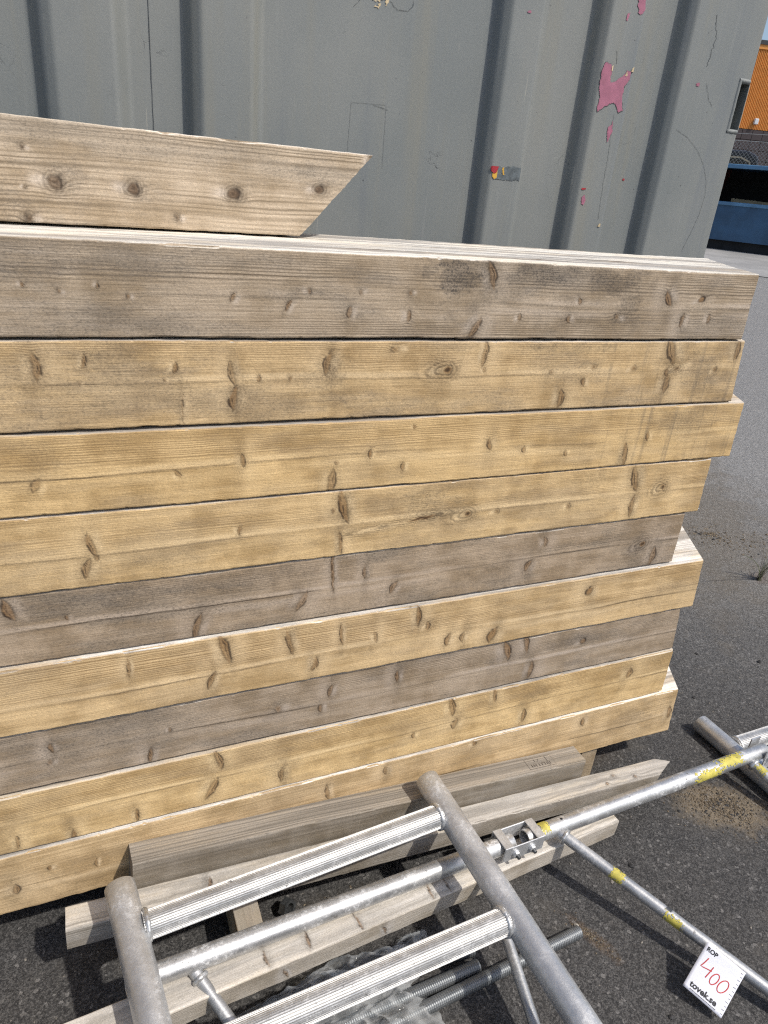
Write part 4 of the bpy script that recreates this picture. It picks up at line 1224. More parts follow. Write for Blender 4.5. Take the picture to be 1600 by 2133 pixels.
# ------------------------------------------------------------------ second ladder frame at the right edge
f3 = thing('scaffold_frame', 'aluminium scaffold frame with a ribbed rung lying on the asphalt at the right edge', 'scaffold frame', (1.6, 0.9, 0.0), 0, 'scaffold frames')
f3i = Matrix.Translation((-1.6, -0.9, 0.0))
S3T, S3B = (1.553, 1.052, 0.0268), (1.602, -0.6, 0.0268)
part('stile', tube('stile', S3T, S3B, SR, seg=36, n=30, wob=0.0006, seed=11), ALU_STILE, f3, f3i)
part('stile', tube('stile', (2.155, 1.060, 0.0268), (2.20, -0.6, 0.0268), SR, seg=28, n=20, wob=0.0006, seed=12), ALU_STILE, f3, f3i)
for i, (ya, yb) in enumerate(((0.948, 0.958), (0.72, 0.73), (0.49, 0.50), (0.26, 0.27))):
    A = atY(S3T, S3B, ya)
    B = atY((2.155, 1.060, 0.0268), (2.20, -0.6, 0.0268), yb)
    ax = (B - A).normalized()
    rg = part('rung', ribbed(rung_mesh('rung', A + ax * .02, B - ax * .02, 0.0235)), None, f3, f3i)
    part('weld', weld_ring('weld', A + ax * .0262, ax, 0.0232, 0.0042, seed=60 + i), ALU_TUBE, rg, f3i)
disc_on_tube('drilled_hole', S3T, S3B, SR, 0.060, 150, 0.0032, BLACK, f3, f3i)

# ------------------------------------------------------------------ threaded rods
ROD = alu('rod_zinc', (0.27, 0.285, 0.295), (0.42, 0.55), 0.25, 0.1, 6.0, 0.2, 0.75)
for (a, b, lb) in (((0.20, 0.722, 0.0300), (0.612, 0.700, 0.0128), 'short grey threaded rod ending furthest back beneath the ribbed rung'),
                   ((0.215, 0.655, 0.0128), (0.606, 0.669, 0.0128), 'short grey threaded rod between the two others, its end nearest the bag'),
                   ((0.330, 0.625, 0.0128), (0.836, 0.659, 0.0128), 'long grey threaded rod reaching right past the frame stile on the asphalt')):
    tag(link('threaded_rod', threaded('threaded_rod', a, b, 0.0125, 0.0042, 20, 0.10), ROD), lb, 'threaded rod', 'threaded rods on the asphalt')

# ------------------------------------------------------------------ crumpled clear plastic bags
def film_mat():
    n = NT('clear_film')
    P = n.obj
    a = n.noise(P, 24, 4, 0.7)
    n.done((0.74, 0.76, 0.77), n.ss(a, 0.3, 0.7, 0.06, 0.18), 0.0, 0.7)
    n.bump(n.noise(n.v('MULTIPLY', P, (30, 70, 50)), 1.0, 1, 0.5), 0.0012, 0.5)
    tr = n.t.nodes.new('ShaderNodeBsdfTransparent')
    tr.inputs[0].default_value = (0.96, 0.97, 0.97, 1)
    lw = n.t.nodes.new('ShaderNodeLayerWeight')
    lw.inputs[0].default_value = 0.35
    mx = n.t.nodes.new('ShaderNodeMixShader')
    f = n.m('MULTIPLY_ADD', lw.outputs[1], 0.62, n.ss(a, 0.35, 0.75, 0.05, 0.16), clamp=True)
    n.t.links.new(f, mx.inputs[0])
    n.t.links.new(tr.outputs[0], mx.inputs[1])
    n.t.links.new(n.bsdf.outputs[0], mx.inputs[2])
    n.t.links.new(mx.outputs[0], n.out.inputs[0])
    return n.mat
FILM = film_mat()
def bag(label, cx, cy, rx, ry, h, rot, seed, base=0.004, group='plastic bags'):
    V, F = [], []
    na, nr = 110, 34
    cr, sr = math.cos(rot), math.sin(rot)
    V.append((cx, cy, base + h))
    for j in range(1, nr + 1):
        q = j / nr
        for i in range(na):
            t = 2 * math.pi * i / na
            edge = 1 + 0.30 * mnoise.noise(Vector((math.cos(t) * 1.6, math.sin(t) * 1.6, seed))) + 0.12 * mnoise.noise(Vector((math.cos(t) * 6, math.sin(t) * 6, seed)))
            lx, ly = rx * q * edge * math.cos(t), ry * q * edge * math.sin(t)
            p = Vector((lx * 11 + ly * 3, ly * 24, seed))
            rid = 1 - abs(mnoise.noise(p)) * 2
            rid2 = 1 - abs(mnoise.noise(p * 2.3 + Vector((5, 1, 0)))) * 2
            rid3 = 1 - abs(mnoise.noise(p * 5.1 + Vector((2, 9, 0)))) * 2
            dome = max(0.0, 1 - q ** 2.2)
            zz = base + h * dome * (0.55 + 0.30 * rid) + 0.016 * (rid2 - .5) * (0.35 + dome) + 0.0022 * (rid3 - .5)
            X = cx + cr * lx - sr * ly + 0.004 * mnoise.noise(p * 2)
            Y = cy + sr * lx + cr * ly + 0.004 * mnoise.noise(p * 2 + Vector((8, 8, 0)))
            V.append((X, Y, max(0.0015, zz)))
    for i in range(na):
        F.append((0, 1 + i, 1 + (i + 1) % na))
    for j in range(nr - 1):
        for i in range(na):
            k = (i + 1) % na
            F.append((1 + j * na + i, 1 + (j + 1) * na + i, 1 + (j + 1) * na + k, 1 + j * na + k))
    o = link('plastic_bag', mesh('plastic_bag', V, F, True), FILM)
    return tag(o, label, 'plastic bag', group)
bag('crumpled clear plastic bag between the near timber and the ribbed rung', 0.330, 0.712, 0.200, 0.055, 0.085, 0.06, 3.0)
bag('crumpled shiny clear plastic bag covering the left ends of the threaded rods', 0.365, 0.612, 0.145, 0.085, 0.070, 0.20, 8.0)
bag('small scrap of clear plastic beside the near timber', 0.495, 0.745, 0.050, 0.030, 0.030, 0.3, 12.0)

# ------------------------------------------------------------------ price tag hanging on the long brace
PAPER = plain('paper', (0.74, 0.75, 0.82), 0.6, 0, 0.03, 20)
PRINT = plain('print_black', (0.012, 0.012, 0.014), 0.6, 0, 0.05)
REDINK = plain('red_marker', (0.50, 0.025, 0.02), 0.6, 0, 0.1)
TW, TH = 0.076, 0.093
tl, tr_, bl = Vector((1.0226, 0.5245, 0.078)), Vector((1.0515, 0.4686, 0.066)), Vector((0.9454, 0.5018, 0.03))
tx = (tr_ - tl).normalized()
tn = tx.cross(tl - bl).normalized()
ty = tn.cross(tx).normalized()
TAGM = Matrix(((tx.x, ty.x, tn.x, 0), (tx.y, ty.y, tn.y, 0), (tx.z, ty.z, tn.z, 0), (0, 0, 0, 1)))
TAGM.translation = tl
def tagz(x, y):
    return 0.0022 * math.sin(x / TW * 2.6 + 0.4) + 0.0014 * math.sin(y / TH * 4.0)
V, F = [], []
nx, ny = 14, 16
for side in (0, 1):
    for j in range(ny + 1):
        for i in range(nx + 1):
            x, y = TW * i / nx, -TH * j / ny
            V.append((x, y, tagz(x, y) - 0.0005 * side))
s0 = (nx + 1) * (ny + 1)
for j in range(ny):
    for i in range(nx):
        q = j * (nx + 1) + i
        F.append((q, q + nx + 1, q + nx + 2, q + 1))
        F.append((s0 + q, s0 + q + 1, s0 + q + nx + 2, s0 + q + nx + 1))
rimv = [i for i in range(nx + 1)] + [j * (nx + 1) + nx for j in range(1, ny + 1)] + [ny * (nx + 1) + i for i in range(nx - 1, -1, -1)] + [j * (nx + 1) for j in range(ny - 1, 0, -1)]
for a, b in zip(rimv, rimv[1:] + rimv[:1]):
    F.append((a, b, b + s0, a + s0))
pt = link('price_tag', mesh('price_tag', V, F, True), PAPER)
pt.matrix_world = TAGM
tag(pt, 'white paper price tag with a red handwritten 400 hanging on the thin brace', 'price tag')
def text_part(name, body, size, x, y, mat, bold=0.0, sx=1.0):
    cu = bpy.data.curves.new(name, 'FONT')
    cu.body = body
    cu.size = size
    cu.offset = bold
    cu.resolution_u = 3
    cu.align_x = 'LEFT'
    tmp = bpy.data.objects.new('tmp_text', cu)
    COL.objects.link(tmp)
    dg = bpy.context.evaluated_depsgraph_get()
    me = bpy.data.meshes.new_from_object(tmp.evaluated_get(dg))
    bpy.data.objects.remove(tmp)
    bpy.data.curves.remove(cu)
    me.materials.clear()
    bm = bmesh.new()
    bm.from_mesh(me)
    bmesh.ops.triangulate(bm, faces=bm.faces[:])
    for _ in range(2):
        long = [e for e in bm.edges if e.calc_length() > 0.006]
        if long:
            bmesh.ops.subdivide_edges(bm, edges=long, cuts=1)
    for v in bm.verts:
        X, Y = x + v.co.x * sx, y + v.co.y
        v.co = (X, Y, tagz(X, Y) + 0.0004)
    bm.to_mesh(me)
    bm.free()
    return link(name, me, mat, pt)
text_part('printed_rop', 'ROP', 0.0115, 0.0045, -0.0135, PRINT, 0.0004, 0.92)
text_part('printed_name', 'tovek.se', 0.0155, 0.0085, -0.0845, PRINT, 0.0005, 0.98)
def tag_strokes(name, strokes, w, mat, lift=0.0005):
    V, F = [], []
    for st_ in strokes:
        pts = [Vector((p[0], p[1], tagz(p[0], p[1]) + lift)) for p in st_]
        a, b = ribbon('s', pts, w, (0, 0, 1))
        o = len(V)
        V += a
        F += [tuple(i + o for i in f) for f in b]
    return link(name, mesh(name, V, F), mat, pt)
def ell(cx, cy, a, b, sl, n=22):
    return [(cx + a * math.cos(t) + sl * b * math.sin(t), cy + b * math.sin(t)) for t in [2 * math.pi * i / n + 1.8 for i in range(n + 2)]]
four = [(0.0150, -0.0225), (0.0125, -0.0330), (0.0095, -0.0432), (0.0130, -0.0425), (0.0200, -0.0405), (0.0290, -0.0382)]
four2 = [(0.0285, -0.0300), (0.0268, -0.0420), (0.0245, -0.0550)]
tag_strokes('handwritten_price', [four, four2, ell(0.0385, -0.0465, 0.0058, 0.0115, 0.18), ell(0.0555, -0.0470, 0.0072, 0.0130, 0.20)], 0.0017, REDINK)
ticks = []
for i in range(11):
    y = -0.012 - i * 0.0075
    ticks.append([(TW - 0.0045 - (0.002 if i % 2 else 0.0), y), (TW - 0.0012, y)])
tag_strokes('ruler_ticks', ticks, 0.0007, PRINT)
small = []
x = 0.012
rr = random.Random(4)
while x < 0.060:
    l = rr.uniform(0.0012, 0.0042)
    small.append([(x, -0.0888), (x + l, -0.0888)])
    x += l + 0.0008
tag_strokes('small_print', small, 0.0011, PRINT)
tag_strokes('eyelet_mark', [[(TW - 0.006, -0.0055), (TW - 0.0045, -0.0055)], [(TW - 0.0035, -0.0055), (TW - 0.0025, -0.0055)]], 0.0013, PRINT)

# ------------------------------------------------------------------ small things on the ground
STONE = plain('grit_stone', (0.20, 0.18, 0.155), 0.85, 0, 0.5, 150)
STONED = plain('grit_dark', (0.035, 0.034, 0.034), 0.85, 0, 0.4, 150)
STONEL = plain('grit_pale', (0.34, 0.31, 0.265), 0.85, 0, 0.35, 150)
SOIL = None
def soil_mat():
    n = NT('sandy_soil')
    a = n.noise(n.obj, 14, 5, 0.65)
    b = n.noise(n.obj, 240, 4, 0.7)
    c = n.mix(n.ss(a, 0.35, 0.65), (0.15, 0.118, 0.08), (0.30, 0.245, 0.175))
    c = n.mix(n.ss(b, 0.4, 0.65, 0.6, 0.0), c, (0.05, 0.036, 0.024))
    n.bump(b, 0.003, 0.9)
    return n.done(c, 0.9, 0, 0.2)
SOIL = soil_mat()
def stone_geom(V, F, c, r, rnd, flat=0.6):
    base = [(0, 0, 1), (0, 0, -1), (1, 0, 0), (-1, 0, 0), (0, 1, 0), (0, -1, 0), (.7, .7, .1), (-.7, .7, .1), (.7, -.7, -.1), (-.7, -.7, -.1)]
    fs = [(0, 2, 6), (0, 6, 4), (0, 4, 7), (0, 7, 3), (0, 3, 9), (0, 9, 5), (0, 5, 8), (0, 8, 2), (1, 6, 2), (1, 4, 6), (1, 7, 4), (1, 3, 7), (1, 9, 3), (1, 5, 9), (1, 8, 5), (1, 2, 8)]
    o = len(V)
    a = rnd.uniform(0, 6.28)
    ca, sa = math.cos(a), math.sin(a)
    sx, sy, sz = rnd.uniform(.7, 1.4), rnd.uniform(.6, 1.1), rnd.uniform(.4, .8) * flat / .6
    for (x, y, z) in base:
        k = r * rnd.uniform(.75, 1.2)
        X, Y, Z = x * sx * k, y * sy * k, z * sz * k
        V.append((c[0] + ca * X - sa * Y, c[1] + sa * X + ca * Y, c[2] + Z + r * sz * 0.55))
    F += [tuple(i + o for i in f) for f in fs]
def grit(name, label, pts, mat, rnd, cat='grit', kind='stuff'):
    V, F = [], []
    for (x, y, r) in pts:
        stone_geom(V, F, (x, y, ground_z(x, y)), r, rnd)
    o = link(name, mesh(name, V, F), mat)
    o['kind'] = kind
    return tag(o, label, cat)
rnd = random.Random(11)
pts = []
for i in range(2600):
    x, y = rnd.uniform(-0.4, 3.6), rnd.uniform(0.3, 3.2)
    if 0.985 < y < 1.35 and x < 1.3:
        continue
    if y > 1.62 and x < 1.74:
        continue
    pts.append((x, y, rnd.uniform(0.0008, 0.0022) * (1 + 0.3 * y)))
grit('loose_grit', 'fine loose grit scattered over the asphalt', pts[:1700], STONE, rnd)
grit('pale_grit', 'pale grit specks scattered over the asphalt', pts[1700:2100], STONEL, rnd)
grit('dark_grit', 'dark crumbs of asphalt scattered over the yard', pts[2100:], STONED, rnd)
# bigger single stones the photograph lets one see
for (x, y, r, m_, lb) in ((1.056, 0.752, 0.008, STONED, 'black lump on the asphalt right of the near timber end'),
                          (0.905, 0.470, 0.006, STONED, 'dark round pebble on the asphalt left of the price tag'),
                          (0.845, 0.678, 0.005, STONEL, 'pale yellowish pebble at the end of the long threaded rod'),
                          (1.655, 1.165, 0.007, STONED, 'small dark stone on the asphalt behind the right scaffold stile'),
                          (2.02, 1.24, 0.008, STONED, 'flat dark chip at the right edge level with the bottom beams'),
                          (1.84, 1.34, 0.006, STONED, 'dark stone on the asphalt right of the bottom beam end'),
                          (0.985, 0.735, 0.004, STONE, 'reddish brown crumb below the near timber')):
    V, F = [], []
    stone_geom(V, F, (x, y, 0.0), r, rnd)
    tag(link('pebble', mesh('pebble', V, F), m_), lb, 'pebble', 'single pebbles on the asphalt')

def soil_patch(name, label, cx, cy, rx, ry, rot, h, seed, n_cr, rcr):
    V, F = [], []
    na, nr = 60, 16
    cr, sr = math.cos(rot), math.sin(rot)
    def edge(t):
        return 1 + 0.35 * mnoise.noise(Vector((math.cos(t) * 1.5, math.sin(t) * 1.5, seed))) + 0.2 * mnoise.noise(Vector((math.cos(t) * 5, math.sin(t) * 5, seed)))
    def pos(q, t):
        e = edge(t)
        lx, ly = rx * q * e * math.cos(t), ry * q * e * math.sin(t)
        return cx + cr * lx - sr * ly, cy + sr * lx + cr * ly
    def hz(x, y, q):
        return h * max(0, 1 - q ** 1.5) * (0.5 + 0.7 * (mnoise.noise(Vector((x * 30, y * 30, seed))) * .5 + .5)) + 0.002 * mnoise.noise(Vector((x * 120, y * 120, seed)))
    r2 = random.Random(int(seed * 10))
    CV, CF, DV, DF, PV, PF = [], [], [], [], [], []
    for i in range(n_cr):
        t = r2.uniform(0, 6.283)
        q = min(1.7, abs(r2.gauss(0, 0.66)))
        x, y = pos(q, t)
        r = r2.uniform(*rcr) * (1.7 if r2.random() < .04 else 1)
        k = r2.random()
        tgt = (CV, CF) if k < .72 else ((DV, DF) if k < .93 else (PV, PF))
        stone_geom(tgt[0], tgt[1], (x, y, 0.0), r, r2)
    o = link(name, mesh(name, CV, CF), SOIL)
    o['kind'] = 'stuff'
    tag(o, label, 'soil')
    for (v, f, m_) in ((DV, DF, STONED), (PV, PF, STONE)):
        c = link('crumbs', mesh('crumbs', v, f), m_, o)
        c['kind'] = 'stuff'
soil_patch('soil_patch', 'brown sandy soil patch on the asphalt below the yellow marked tube', 1.400, 0.815, 0.105, 0.058, -0.55, 0.0015, 3.3, 1700, (0.0010, 0.0028))
soil_patch('soil_patch', 'thin streak of brown soil beside the end of the long threaded rod', 0.862, 0.645, 0.055, 0.014, -1.2, 0.0005, 5.1, 260, (0.0008, 0.0020))
soil_patch('soil_patch', 'brown soil crumbs on the ground between the timbers and the tube', 0.335, 0.86, 0.09, 0.035, 0.1, 0.0005, 6.4, 320, (0.0010, 0.0024))
soil_patch('soil_patch', 'rust brown crumbs beside the threaded rods and the bag', 0.52, 0.650, 0.06, 0.012, 0.1, 0.0005, 7.7, 240, (0.0008, 0.0020))

soil_patch('soil_patch', 'scattered soil and crumbs on the asphalt right of the middle of the stack', 2.62, 2.05, 0.42, 0.20, -0.75, 0.001, 9.2, 700, (0.0020, 0.0048))
# hexagon nut lying under the upper rung
nut = thing('hex_nut', 'grey hexagon nut lying on the ground under the upper ribbed rung', 'nut', (0.292, 0.905, 0.016), 0.4)
def nut_mesh():
    V, F = [], []
    R, r, h = 0.0185, 0.0105, 0.015
    n = 24
    for (z) in (0.0, h):
        for i in range(n):
            t = 2 * math.pi * i / n
            k = R * math.cos(math.pi / 6) / math.cos((t % (math.pi / 3)) - math.pi / 6)
            V.append((k * math.cos(t), k * math.sin(t), z))
        for i in range(n):
            t = 2 * math.pi * i / n
            V.append((r * math.cos(t), r * math.sin(t), z))
    for i in range(n):
        k = (i + 1) % n
        F.append((i, k, 2 * n + k, 2 * n + i))
        F.append((n + k, n + i, 3 * n + i, 3 * n + k))
        F.append((2 * n + i, 2 * n + k, 3 * n + k, 3 * n + i))
        F.append((k, i, n + i, n + k))
    return mesh('nut', V, F)
no_ = link('nut_body', nut_mesh(), DARKSTEEL, nut)
no_.rotation_euler = (1.25, 0, 0.2)

# weed sprig and strings
GREEN = plain('dry_green', (0.070, 0.085, 0.035), 0.7, 0, 0.3, 40)
STEMS = plain('stem_brown', (0.09, 0.075, 0.045), 0.8, 0, 0.3, 40)
wd = thing('weed', 'thin dark weed sprig growing from a crack at the right edge', 'weed', (2.505, 1.668, 0.0))
rw = random.Random(5)
for i in range(22):
    a = rw.uniform(-1.2, 1.2)
    L = rw.uniform(0.07, 0.21)
    pts, ws = [], []
    bx, by = rw.uniform(-.012, .012), rw.uniform(-.012, .012)
    lean = rw.uniform(0.2, 0.8)
    for k in range(8):
        t = k / 7
        pts.append((bx + math.sin(a) * L * lean * t * (0.4 + t), by - 0.3 * L * lean * t + rw.uniform(-.001, .001), L * t * (1 - 0.12 * t)))
        ws.append(0.0026 * (1 - 0.8 * t) + 0.0007)
    sv_, sf_ = ribbon('s', pts, ws, (0.3, -1, 0.15))
    n0 = len(sv_)
    back = [Vector(p) + Vector((0.0003, 0.0016, 0)) for p in sv_]
    nf = [tuple(reversed([q + n0 for q in f])) for f in sf_]
    link('blade', mesh('blade', list(sv_) + back, sf_ + nf), GREEN if i % 3 else STEMS, wd)
def cord(label, pts, r, mat):
    V, F = [], []
    P = [Vector(p) for p in pts]
    m = 7
    for i, p in enumerate(P):
        d = (P[min(i + 1, len(P) - 1)] - P[max(i - 1, 0)]).normalized()
        u = d.cross(Vector((0, 0, 1))).normalized()
        v = u.cross(d)
        for j in range(m):
            t = 2 * math.pi * j / m
            V.append(p + u * r * math.cos(t) + v * r * .6 * math.sin(t))
    for i in range(len(P) - 1):
        for j in range(m):
            k = (j + 1) % m
            F.append((i * m + j, i * m + k, (i + 1) * m + k, (i + 1) * m + j))
    tag(link('string', mesh('string', V, F, True), mat), label, 'string', 'bits of string on the asphalt')
STRW = plain('white_string', (0.72, 0.71, 0.68), 0.6)
STRG = plain('grey_string', (0.36, 0.33, 0.30), 0.7)
cord('short white plastic string lying on the asphalt right of the stack', [(2.700 + 0.095 * t, 2.315 - 0.055 * t + 0.035 * math.sin(t * 2.6), 0.006) for t in [i / 14 for i in range(15)]], 0.0045, STRW)
cord('thin grey string curling out beside the fourth beam end', [(1.79 + 0.19 * t, 1.62 - 0.03 * t + 0.06 * t * t, 0.002 + .05 * t * t) for t in [i / 14 for i in range(15)]], 0.0022, STRG)

# ------------------------------------------------------------------ yard beyond the container corner
BR = math.radians(-48)
def bpos(d, a):
    X, Y = UX * d + UY * a, UY * d - UX * a
    return X, Y, ground_z(X, Y)
BLUE = plain('skip_blue', (0.030, 0.085, 0.165), 0.5, 0, 0.18, 3)
BLUEL = plain('skip_rail_blue', (0.085, 0.20, 0.34), 0.5, 0, 0.15, 3)
RUSTRED = plain('skip_red_side', (0.12, 0.025, 0.025), 0.7, 0, 0.2, 3)
SKIP_SHADE = plain('skip_shade', (0.018, 0.019, 0.022), 0.9, 0, 0.3, 3)  # near-black paints in the shade inside and under the skip
CARD = plain('cardboard', (0.33, 0.27, 0.17), 0.85, 0, 0.15, 4)
X, Y, Z = bpos(23.4, 1.4)
sk = thing('waste_skip', 'dark blue covered steel skip with a wide open side standing beyond the container corner', 'skip', (X, Y, Z), BR + math.radians(-9))
zw, zt = 1.10, 2.02
link('front_wall', boxes('front_wall', [(-2.6, 3.0, -1.1, -1.04, 0.24, zw)]), BLUE, sk)
link('wall_rail', bevel_box('wall_rail', (-2.6, 3.0, -1.14, -1.02, zw + 0.001, zw + 0.09), 0.015), BLUEL, sk)
link('back_wall', boxes('back_wall', [(-2.6, 3.0, 1.04, 1.1, 0.24, zt)]), SKIP_SHADE, sk)
link('floor_plate', boxes('floor_plate', [(-2.6, 3.0, -1.03, 1.03, 0.24, 0.30)]), SKIP_SHADE, sk)
link('roof_plate', boxes('roof_plate', [(-2.25, 3.0, -1.03, 1.2, zt + 0.002, zt + 0.05)]), BLUE, sk)
link('roof_rail', bevel_box('roof_rail', (-2.3, 3.0, -1.16, -1.031, zt - 0.03, zt + 0.07), 0.015), BLUEL, sk)
V = [(-2.62, -1.1, 0.24), (-2.62, 1.1, 0.24), (-2.22, 1.1, zt), (-2.22, -1.1, zt), (-2.56, -1.1, 0.24), (-2.56, 1.1, 0.24), (-2.16, 1.1, zt), (-2.16, -1.1, zt)]
F = [(0, 1, 2, 3), (7, 6, 5, 4), (0, 3, 7, 4), (1, 5, 6, 2), (3, 2, 6, 7), (0, 4, 5, 1)]
link('end_wall', mesh('end_wall', V, F), RUSTRED, sk)
V = [(-2.60, -1.17, zw - .1), (-2.60, -1.105, zw - .1), (-2.24, -1.105, zt), (-2.24, -1.17, zt), (-2.48, -1.17, zw - .1), (-2.48, -1.105, zw - .1), (-2.12, -1.105, zt), (-2.12, -1.17, zt)]
link('corner_strut', mesh('corner_strut', V, F), BLUEL, sk)
link('end_wall', boxes('end_wall', [(3.001, 3.06, -1.1, 1.1, 0.24, zt)]), BLUE, sk)
for ys_ in (-0.95, 0.75):
    link('skid', boxes('skid', [(-2.5, 2.9, ys_, ys_ + 0.14, 0.0, 0.238)]), SKIP_SHADE, sk)  # full-length bars, near-black to fill the gap with painted shade
X2, Y2, Z2 = bpos(23.3, 0.15)
tag(link('cardboard_sheet', bevel_box('cardboard_sheet', (-0.55, 1.3, -0.04, 0.04, 0.0, 0.98), 0.01), CARD, None, (X2, Y2, Z2 + 0.30), (0.06, 0.035, BR - 0.15)), 'beige cardboard sheet showing inside the blue skip', 'cardboard')

# chain link fence
WIRE = plain('fence_wire', (0.42, 0.42, 0.40), 0.5, 0.5, 0.1)
X, Y, Z = bpos(27.5, 0.5)
fe = thing('chain_link_fence', 'galvanised chain link fence behind the blue skip', 'fence', (X, Y, Z), BR)
FH = 2.85
V, F = [], []
sp = 0.115
k = -4.0 - FH
def wire(p, q, w=0.007):
    o = len(V)
    d = (Vector(q) - Vector(p)).normalized()
    s = Vector((-d.z, 0, d.x)) * w * .5
    for e in (Vector(p), Vector(q)):
        V.extend([tuple(e + s), tuple(e - s), tuple(e + Vector((0, w, 0)))])
    F.extend([(o, o + 1, o + 4, o + 3), (o + 1, o + 2, o + 5, o + 4), (o + 2, o, o + 3, o + 5)])
while k < 4.0:
    x0, z0, x1, z1 = k, 0.0, k + FH, FH
    if x0 < -4:
        z0 += -4 - x0
        x0 = -4
    if x1 > 4:
        z1 -= x1 - 4
        x1 = 4
    if x1 > x0:
        wire((x0, 0, z0 + .05), (x1, 0, z1 + .05))
        wire((-x0, 0.008, z0 + .05), (-x1, 0.008, z1 + .05))
    k += sp
wm = link('wire_mesh', mesh('wire_mesh', V, F), WIRE, fe)
wm['kind'] = 'stuff'
for xp in (-4.0, -1.4, 1.4, 4.0):
    link('fence_post', loft('fence_post', (xp, 0.04, 0), (xp, 0.04, FH + .1), circ(0.03, 12)), WIRE, fe)
link('tension_wire', loft('tension_wire', (-4, 0.0, FH + .06), (4, 0.0, FH + .06), circ(0.009, 8)), WIRE, fe)
link('tension_wire', loft('tension_wire', (-4, 0.0, FH + .26), (4, 0.0, FH + .26), circ(0.007, 8)), WIRE, fe)

# dark van and blue bin behind the fence
CARP = plain('van_dark_paint', (0.018, 0.018, 0.022), 0.3, 0, 0.2, 2)
CARG = plain('van_glass', (0.010, 0.011, 0.013), 0.1, 0, 0.1, 2)
CHROME = plain('window_trim', (0.40, 0.34, 0.24), 0.4, 0.3, 0.1, 2)
LAMPR = plain('tail_lamp_red', (0.35, 0.015, 0.02), 0.3, 0, 0.2, 4)
RUB = plain('tyre_rubber', (0.012, 0.012, 0.012), 0.85)
X, Y, Z = bpos(32.0, -1.15)
van = thing('parked_van', 'dark van with a red tail lamp parked behind the chain link fence', 'van', (X, Y, Z), BR)
def prism(name, poly, y0, y1, bev=0.05):
    bm = bmesh.new()
    a = [bm.verts.new((p[0], y0, p[1])) for p in poly]
    b = [bm.verts.new((p[0], y1, p[1])) for p in poly]
    bm.faces.new(a)
    bm.faces.new(list(reversed(b)))
    n = len(poly)
    for i in range(n):
        bm.faces.new([a[i], b[i], b[(i + 1) % n], a[(i + 1) % n]])
    bmesh.ops.recalc_face_normals(bm, faces=bm.faces[:])
    if bev:
        bmesh.ops.bevel(bm, geom=bm.edges[:], offset=bev, segments=2, affect='EDGES', profile=.6)
    me = bpy.data.meshes.new(name)
    bm.to_mesh(me)
    bm.free()
    return me
body = [(-3.2, 0.45), (1.25, 0.45), (1.42, 0.9), (1.40, 1.75), (1.15, 2.62), (0.8, 2.78), (-1.6, 2.78), (-2.3, 1.85), (-3.2, 1.6)]
link('body', prism('body', body, -0.95, 0.95, 0.08), CARP, van)
win = [(-1.9, 1.72), (0.75, 1.72), (1.02, 2.02), (0.92, 2.42), (0.60, 2.55), (-1.35, 2.55)]
link('side_window', prism('side_window', win, -0.975, -0.945, 0.008), CARG, van)
V, F = [], []
pts = [(p[0], -0.98, p[1]) for p in win] + [(win[0][0], -0.98, win[0][1])]
for a, b in zip(pts, pts[1:]):
    d = Vector(b) - Vector(a)
    sv_, sf_ = ribbon('s', [Vector(a), Vector(b)], 0.05, (0, -1, 0))
    o = len(V)
    V += sv_
    F += [tuple(i + o for i in f) for f in sf_]
link('window_trim', mesh('window_trim', V, F), CHROME, van)
link('tail_lamp', prism('tail_lamp', [(1.22, 1.60), (1.40, 1.55), (1.46, 2.05), (1.26, 2.30), (1.20, 2.25), (1.32, 2.0)], -0.96, -0.70, 0.02), LAMPR, van)
for wx in (-2.3, 0.5):
    link('wheel', loft('wheel', (wx, -0.99, 0.36), (wx, -0.72, 0.36), circ(0.36, 24)), RUB, van)
    link('wheel', loft('wheel', (wx, 0.72, 0.36), (wx, 0.99, 0.36), circ(0.36, 24)), RUB, van)
WHITE = plain('label_white', (0.62, 0.64, 0.66), 0.6, 0, 0.05)
X, Y, Z = bpos(31.0, 1.15)
bn = thing('blue_bin', 'blue steel bin with a white label standing behind the chain link fence', 'bin', (X, Y, Z), BR)
link('bin_body', prism('bin_body', [(-0.75, 0.1), (1.2, 0.1), (1.35, 2.75), (-0.30, 2.75)], -0.7, 0.7, 0.03), BLUE, bn)
link('bin_rim', boxes('bin_rim', [(-0.40, 1.45, -0.78, 0.78, 2.751, 2.83)]), BLUEL, bn)
link('white_label', boxes('white_label', [(-0.12, 0.75, -0.712, -0.703, 2.02, 2.42)]), WHITE, bn)
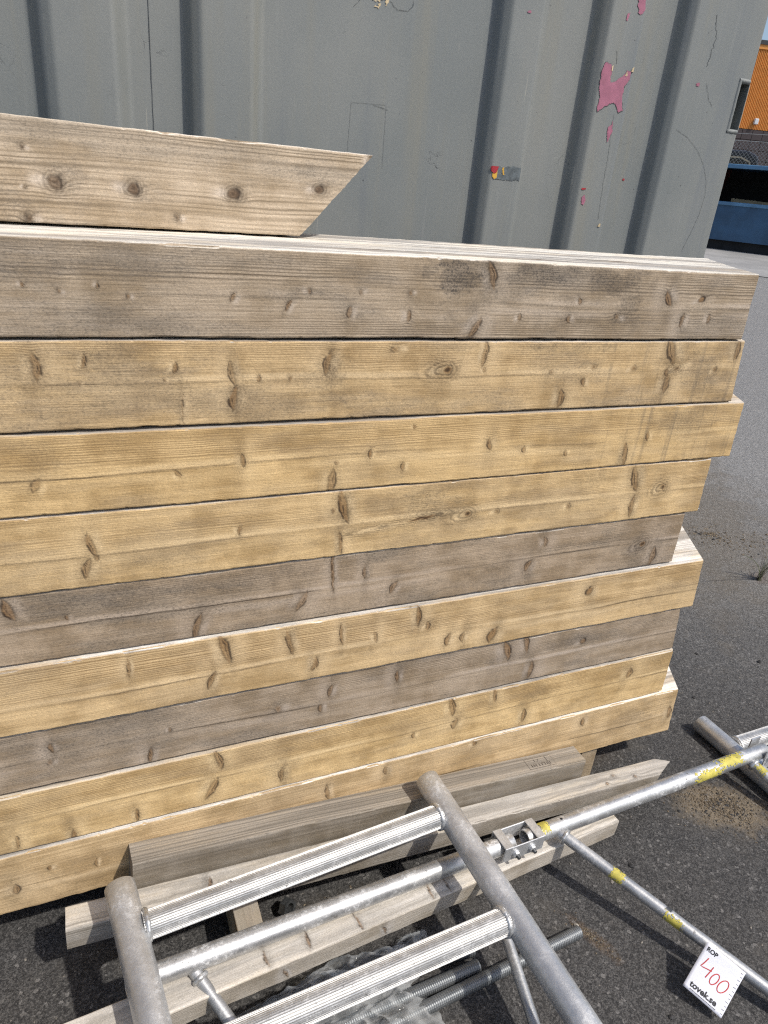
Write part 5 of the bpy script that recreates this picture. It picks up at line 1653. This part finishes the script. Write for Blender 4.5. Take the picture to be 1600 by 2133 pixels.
link('bin_foot', boxes('bin_foot', [(-0.65, 1.1, -0.6, 0.6, 0.0, 0.099)]), BLUE, bn)

# orange shed
ORANGE = plain('orange_sheet', (0.66, 0.265, 0.050), 0.55, 0, 0.06, 2)
BROWN = plain('brown_panel', (0.040, 0.028, 0.030), 0.6, 0, 0.15, 2)
ROOFD = plain('roof_edge', (0.03, 0.03, 0.035), 0.6)
X, Y, Z = bpos(45.0, 0.0)
bd = thing('orange_building', 'orange corrugated metal building with a dark brown panelled base', 'building', (X, Y, Z), BR + math.radians(28))
zl, zh = 5.20 - Z, 8.75 - Z
xs2, V, F = [], [], []
x = -7.0
i = 0
pp = 0.085
while x < 9.0:
    for (f, dy) in ((0.0, 0.0), (0.4, 0.0), (0.55, -0.035), (0.85, -0.035)):
        xs2.append((x + f * pp, dy))
    x += pp
for z in (zl, zh):
    for (x, dy) in xs2:
        V.append((x, dy, z))
n_ = len(xs2)
F = [(i, i + 1, n_ + i + 1, n_ + i) for i in range(n_ - 1)]
link('corrugated_sheet', mesh('corrugated_sheet', V, F), ORANGE, bd)
link('roof_trim', boxes('roof_trim', [(-7.0, 9.0, -0.08, 0.3, zh - 0.16, zh + 0.02)]), ORANGE, bd)
link('roof_edge', boxes('roof_edge', [(-7.1, 9.1, -0.12, 6.0, zh + 0.021, zh + 0.20)]), ROOFD, bd)
link('wall', boxes('wall', [(-7.0, 9.0, 0.06, 5.9, 0.0, zh - 0.2)]), BROWN, bd)
pw, ph = 0.55, 0.46
me = boxes('panel', [(0.012, pw - 0.012, -0.03, 0.055, 0.012, ph - 0.012)])
me.materials.append(BROWN)
r_ = zl - 0.001
nrow = 5
for j in range(nrow):
    for i in range(18):
        link('panel', me, None, bd, (-4.5 + i * pw, 0, zl - 0.01 - (j + 1) * ph))
lp = link('wall_lamp', bevel_box('wall_lamp', (-0.10, 0.10, -0.20, -0.036, 0, 0.26), 0.03), WHITE, bd)
lp.location = (-0.68, 0, 5.42 - Z)
SC.render.film_transparent = False
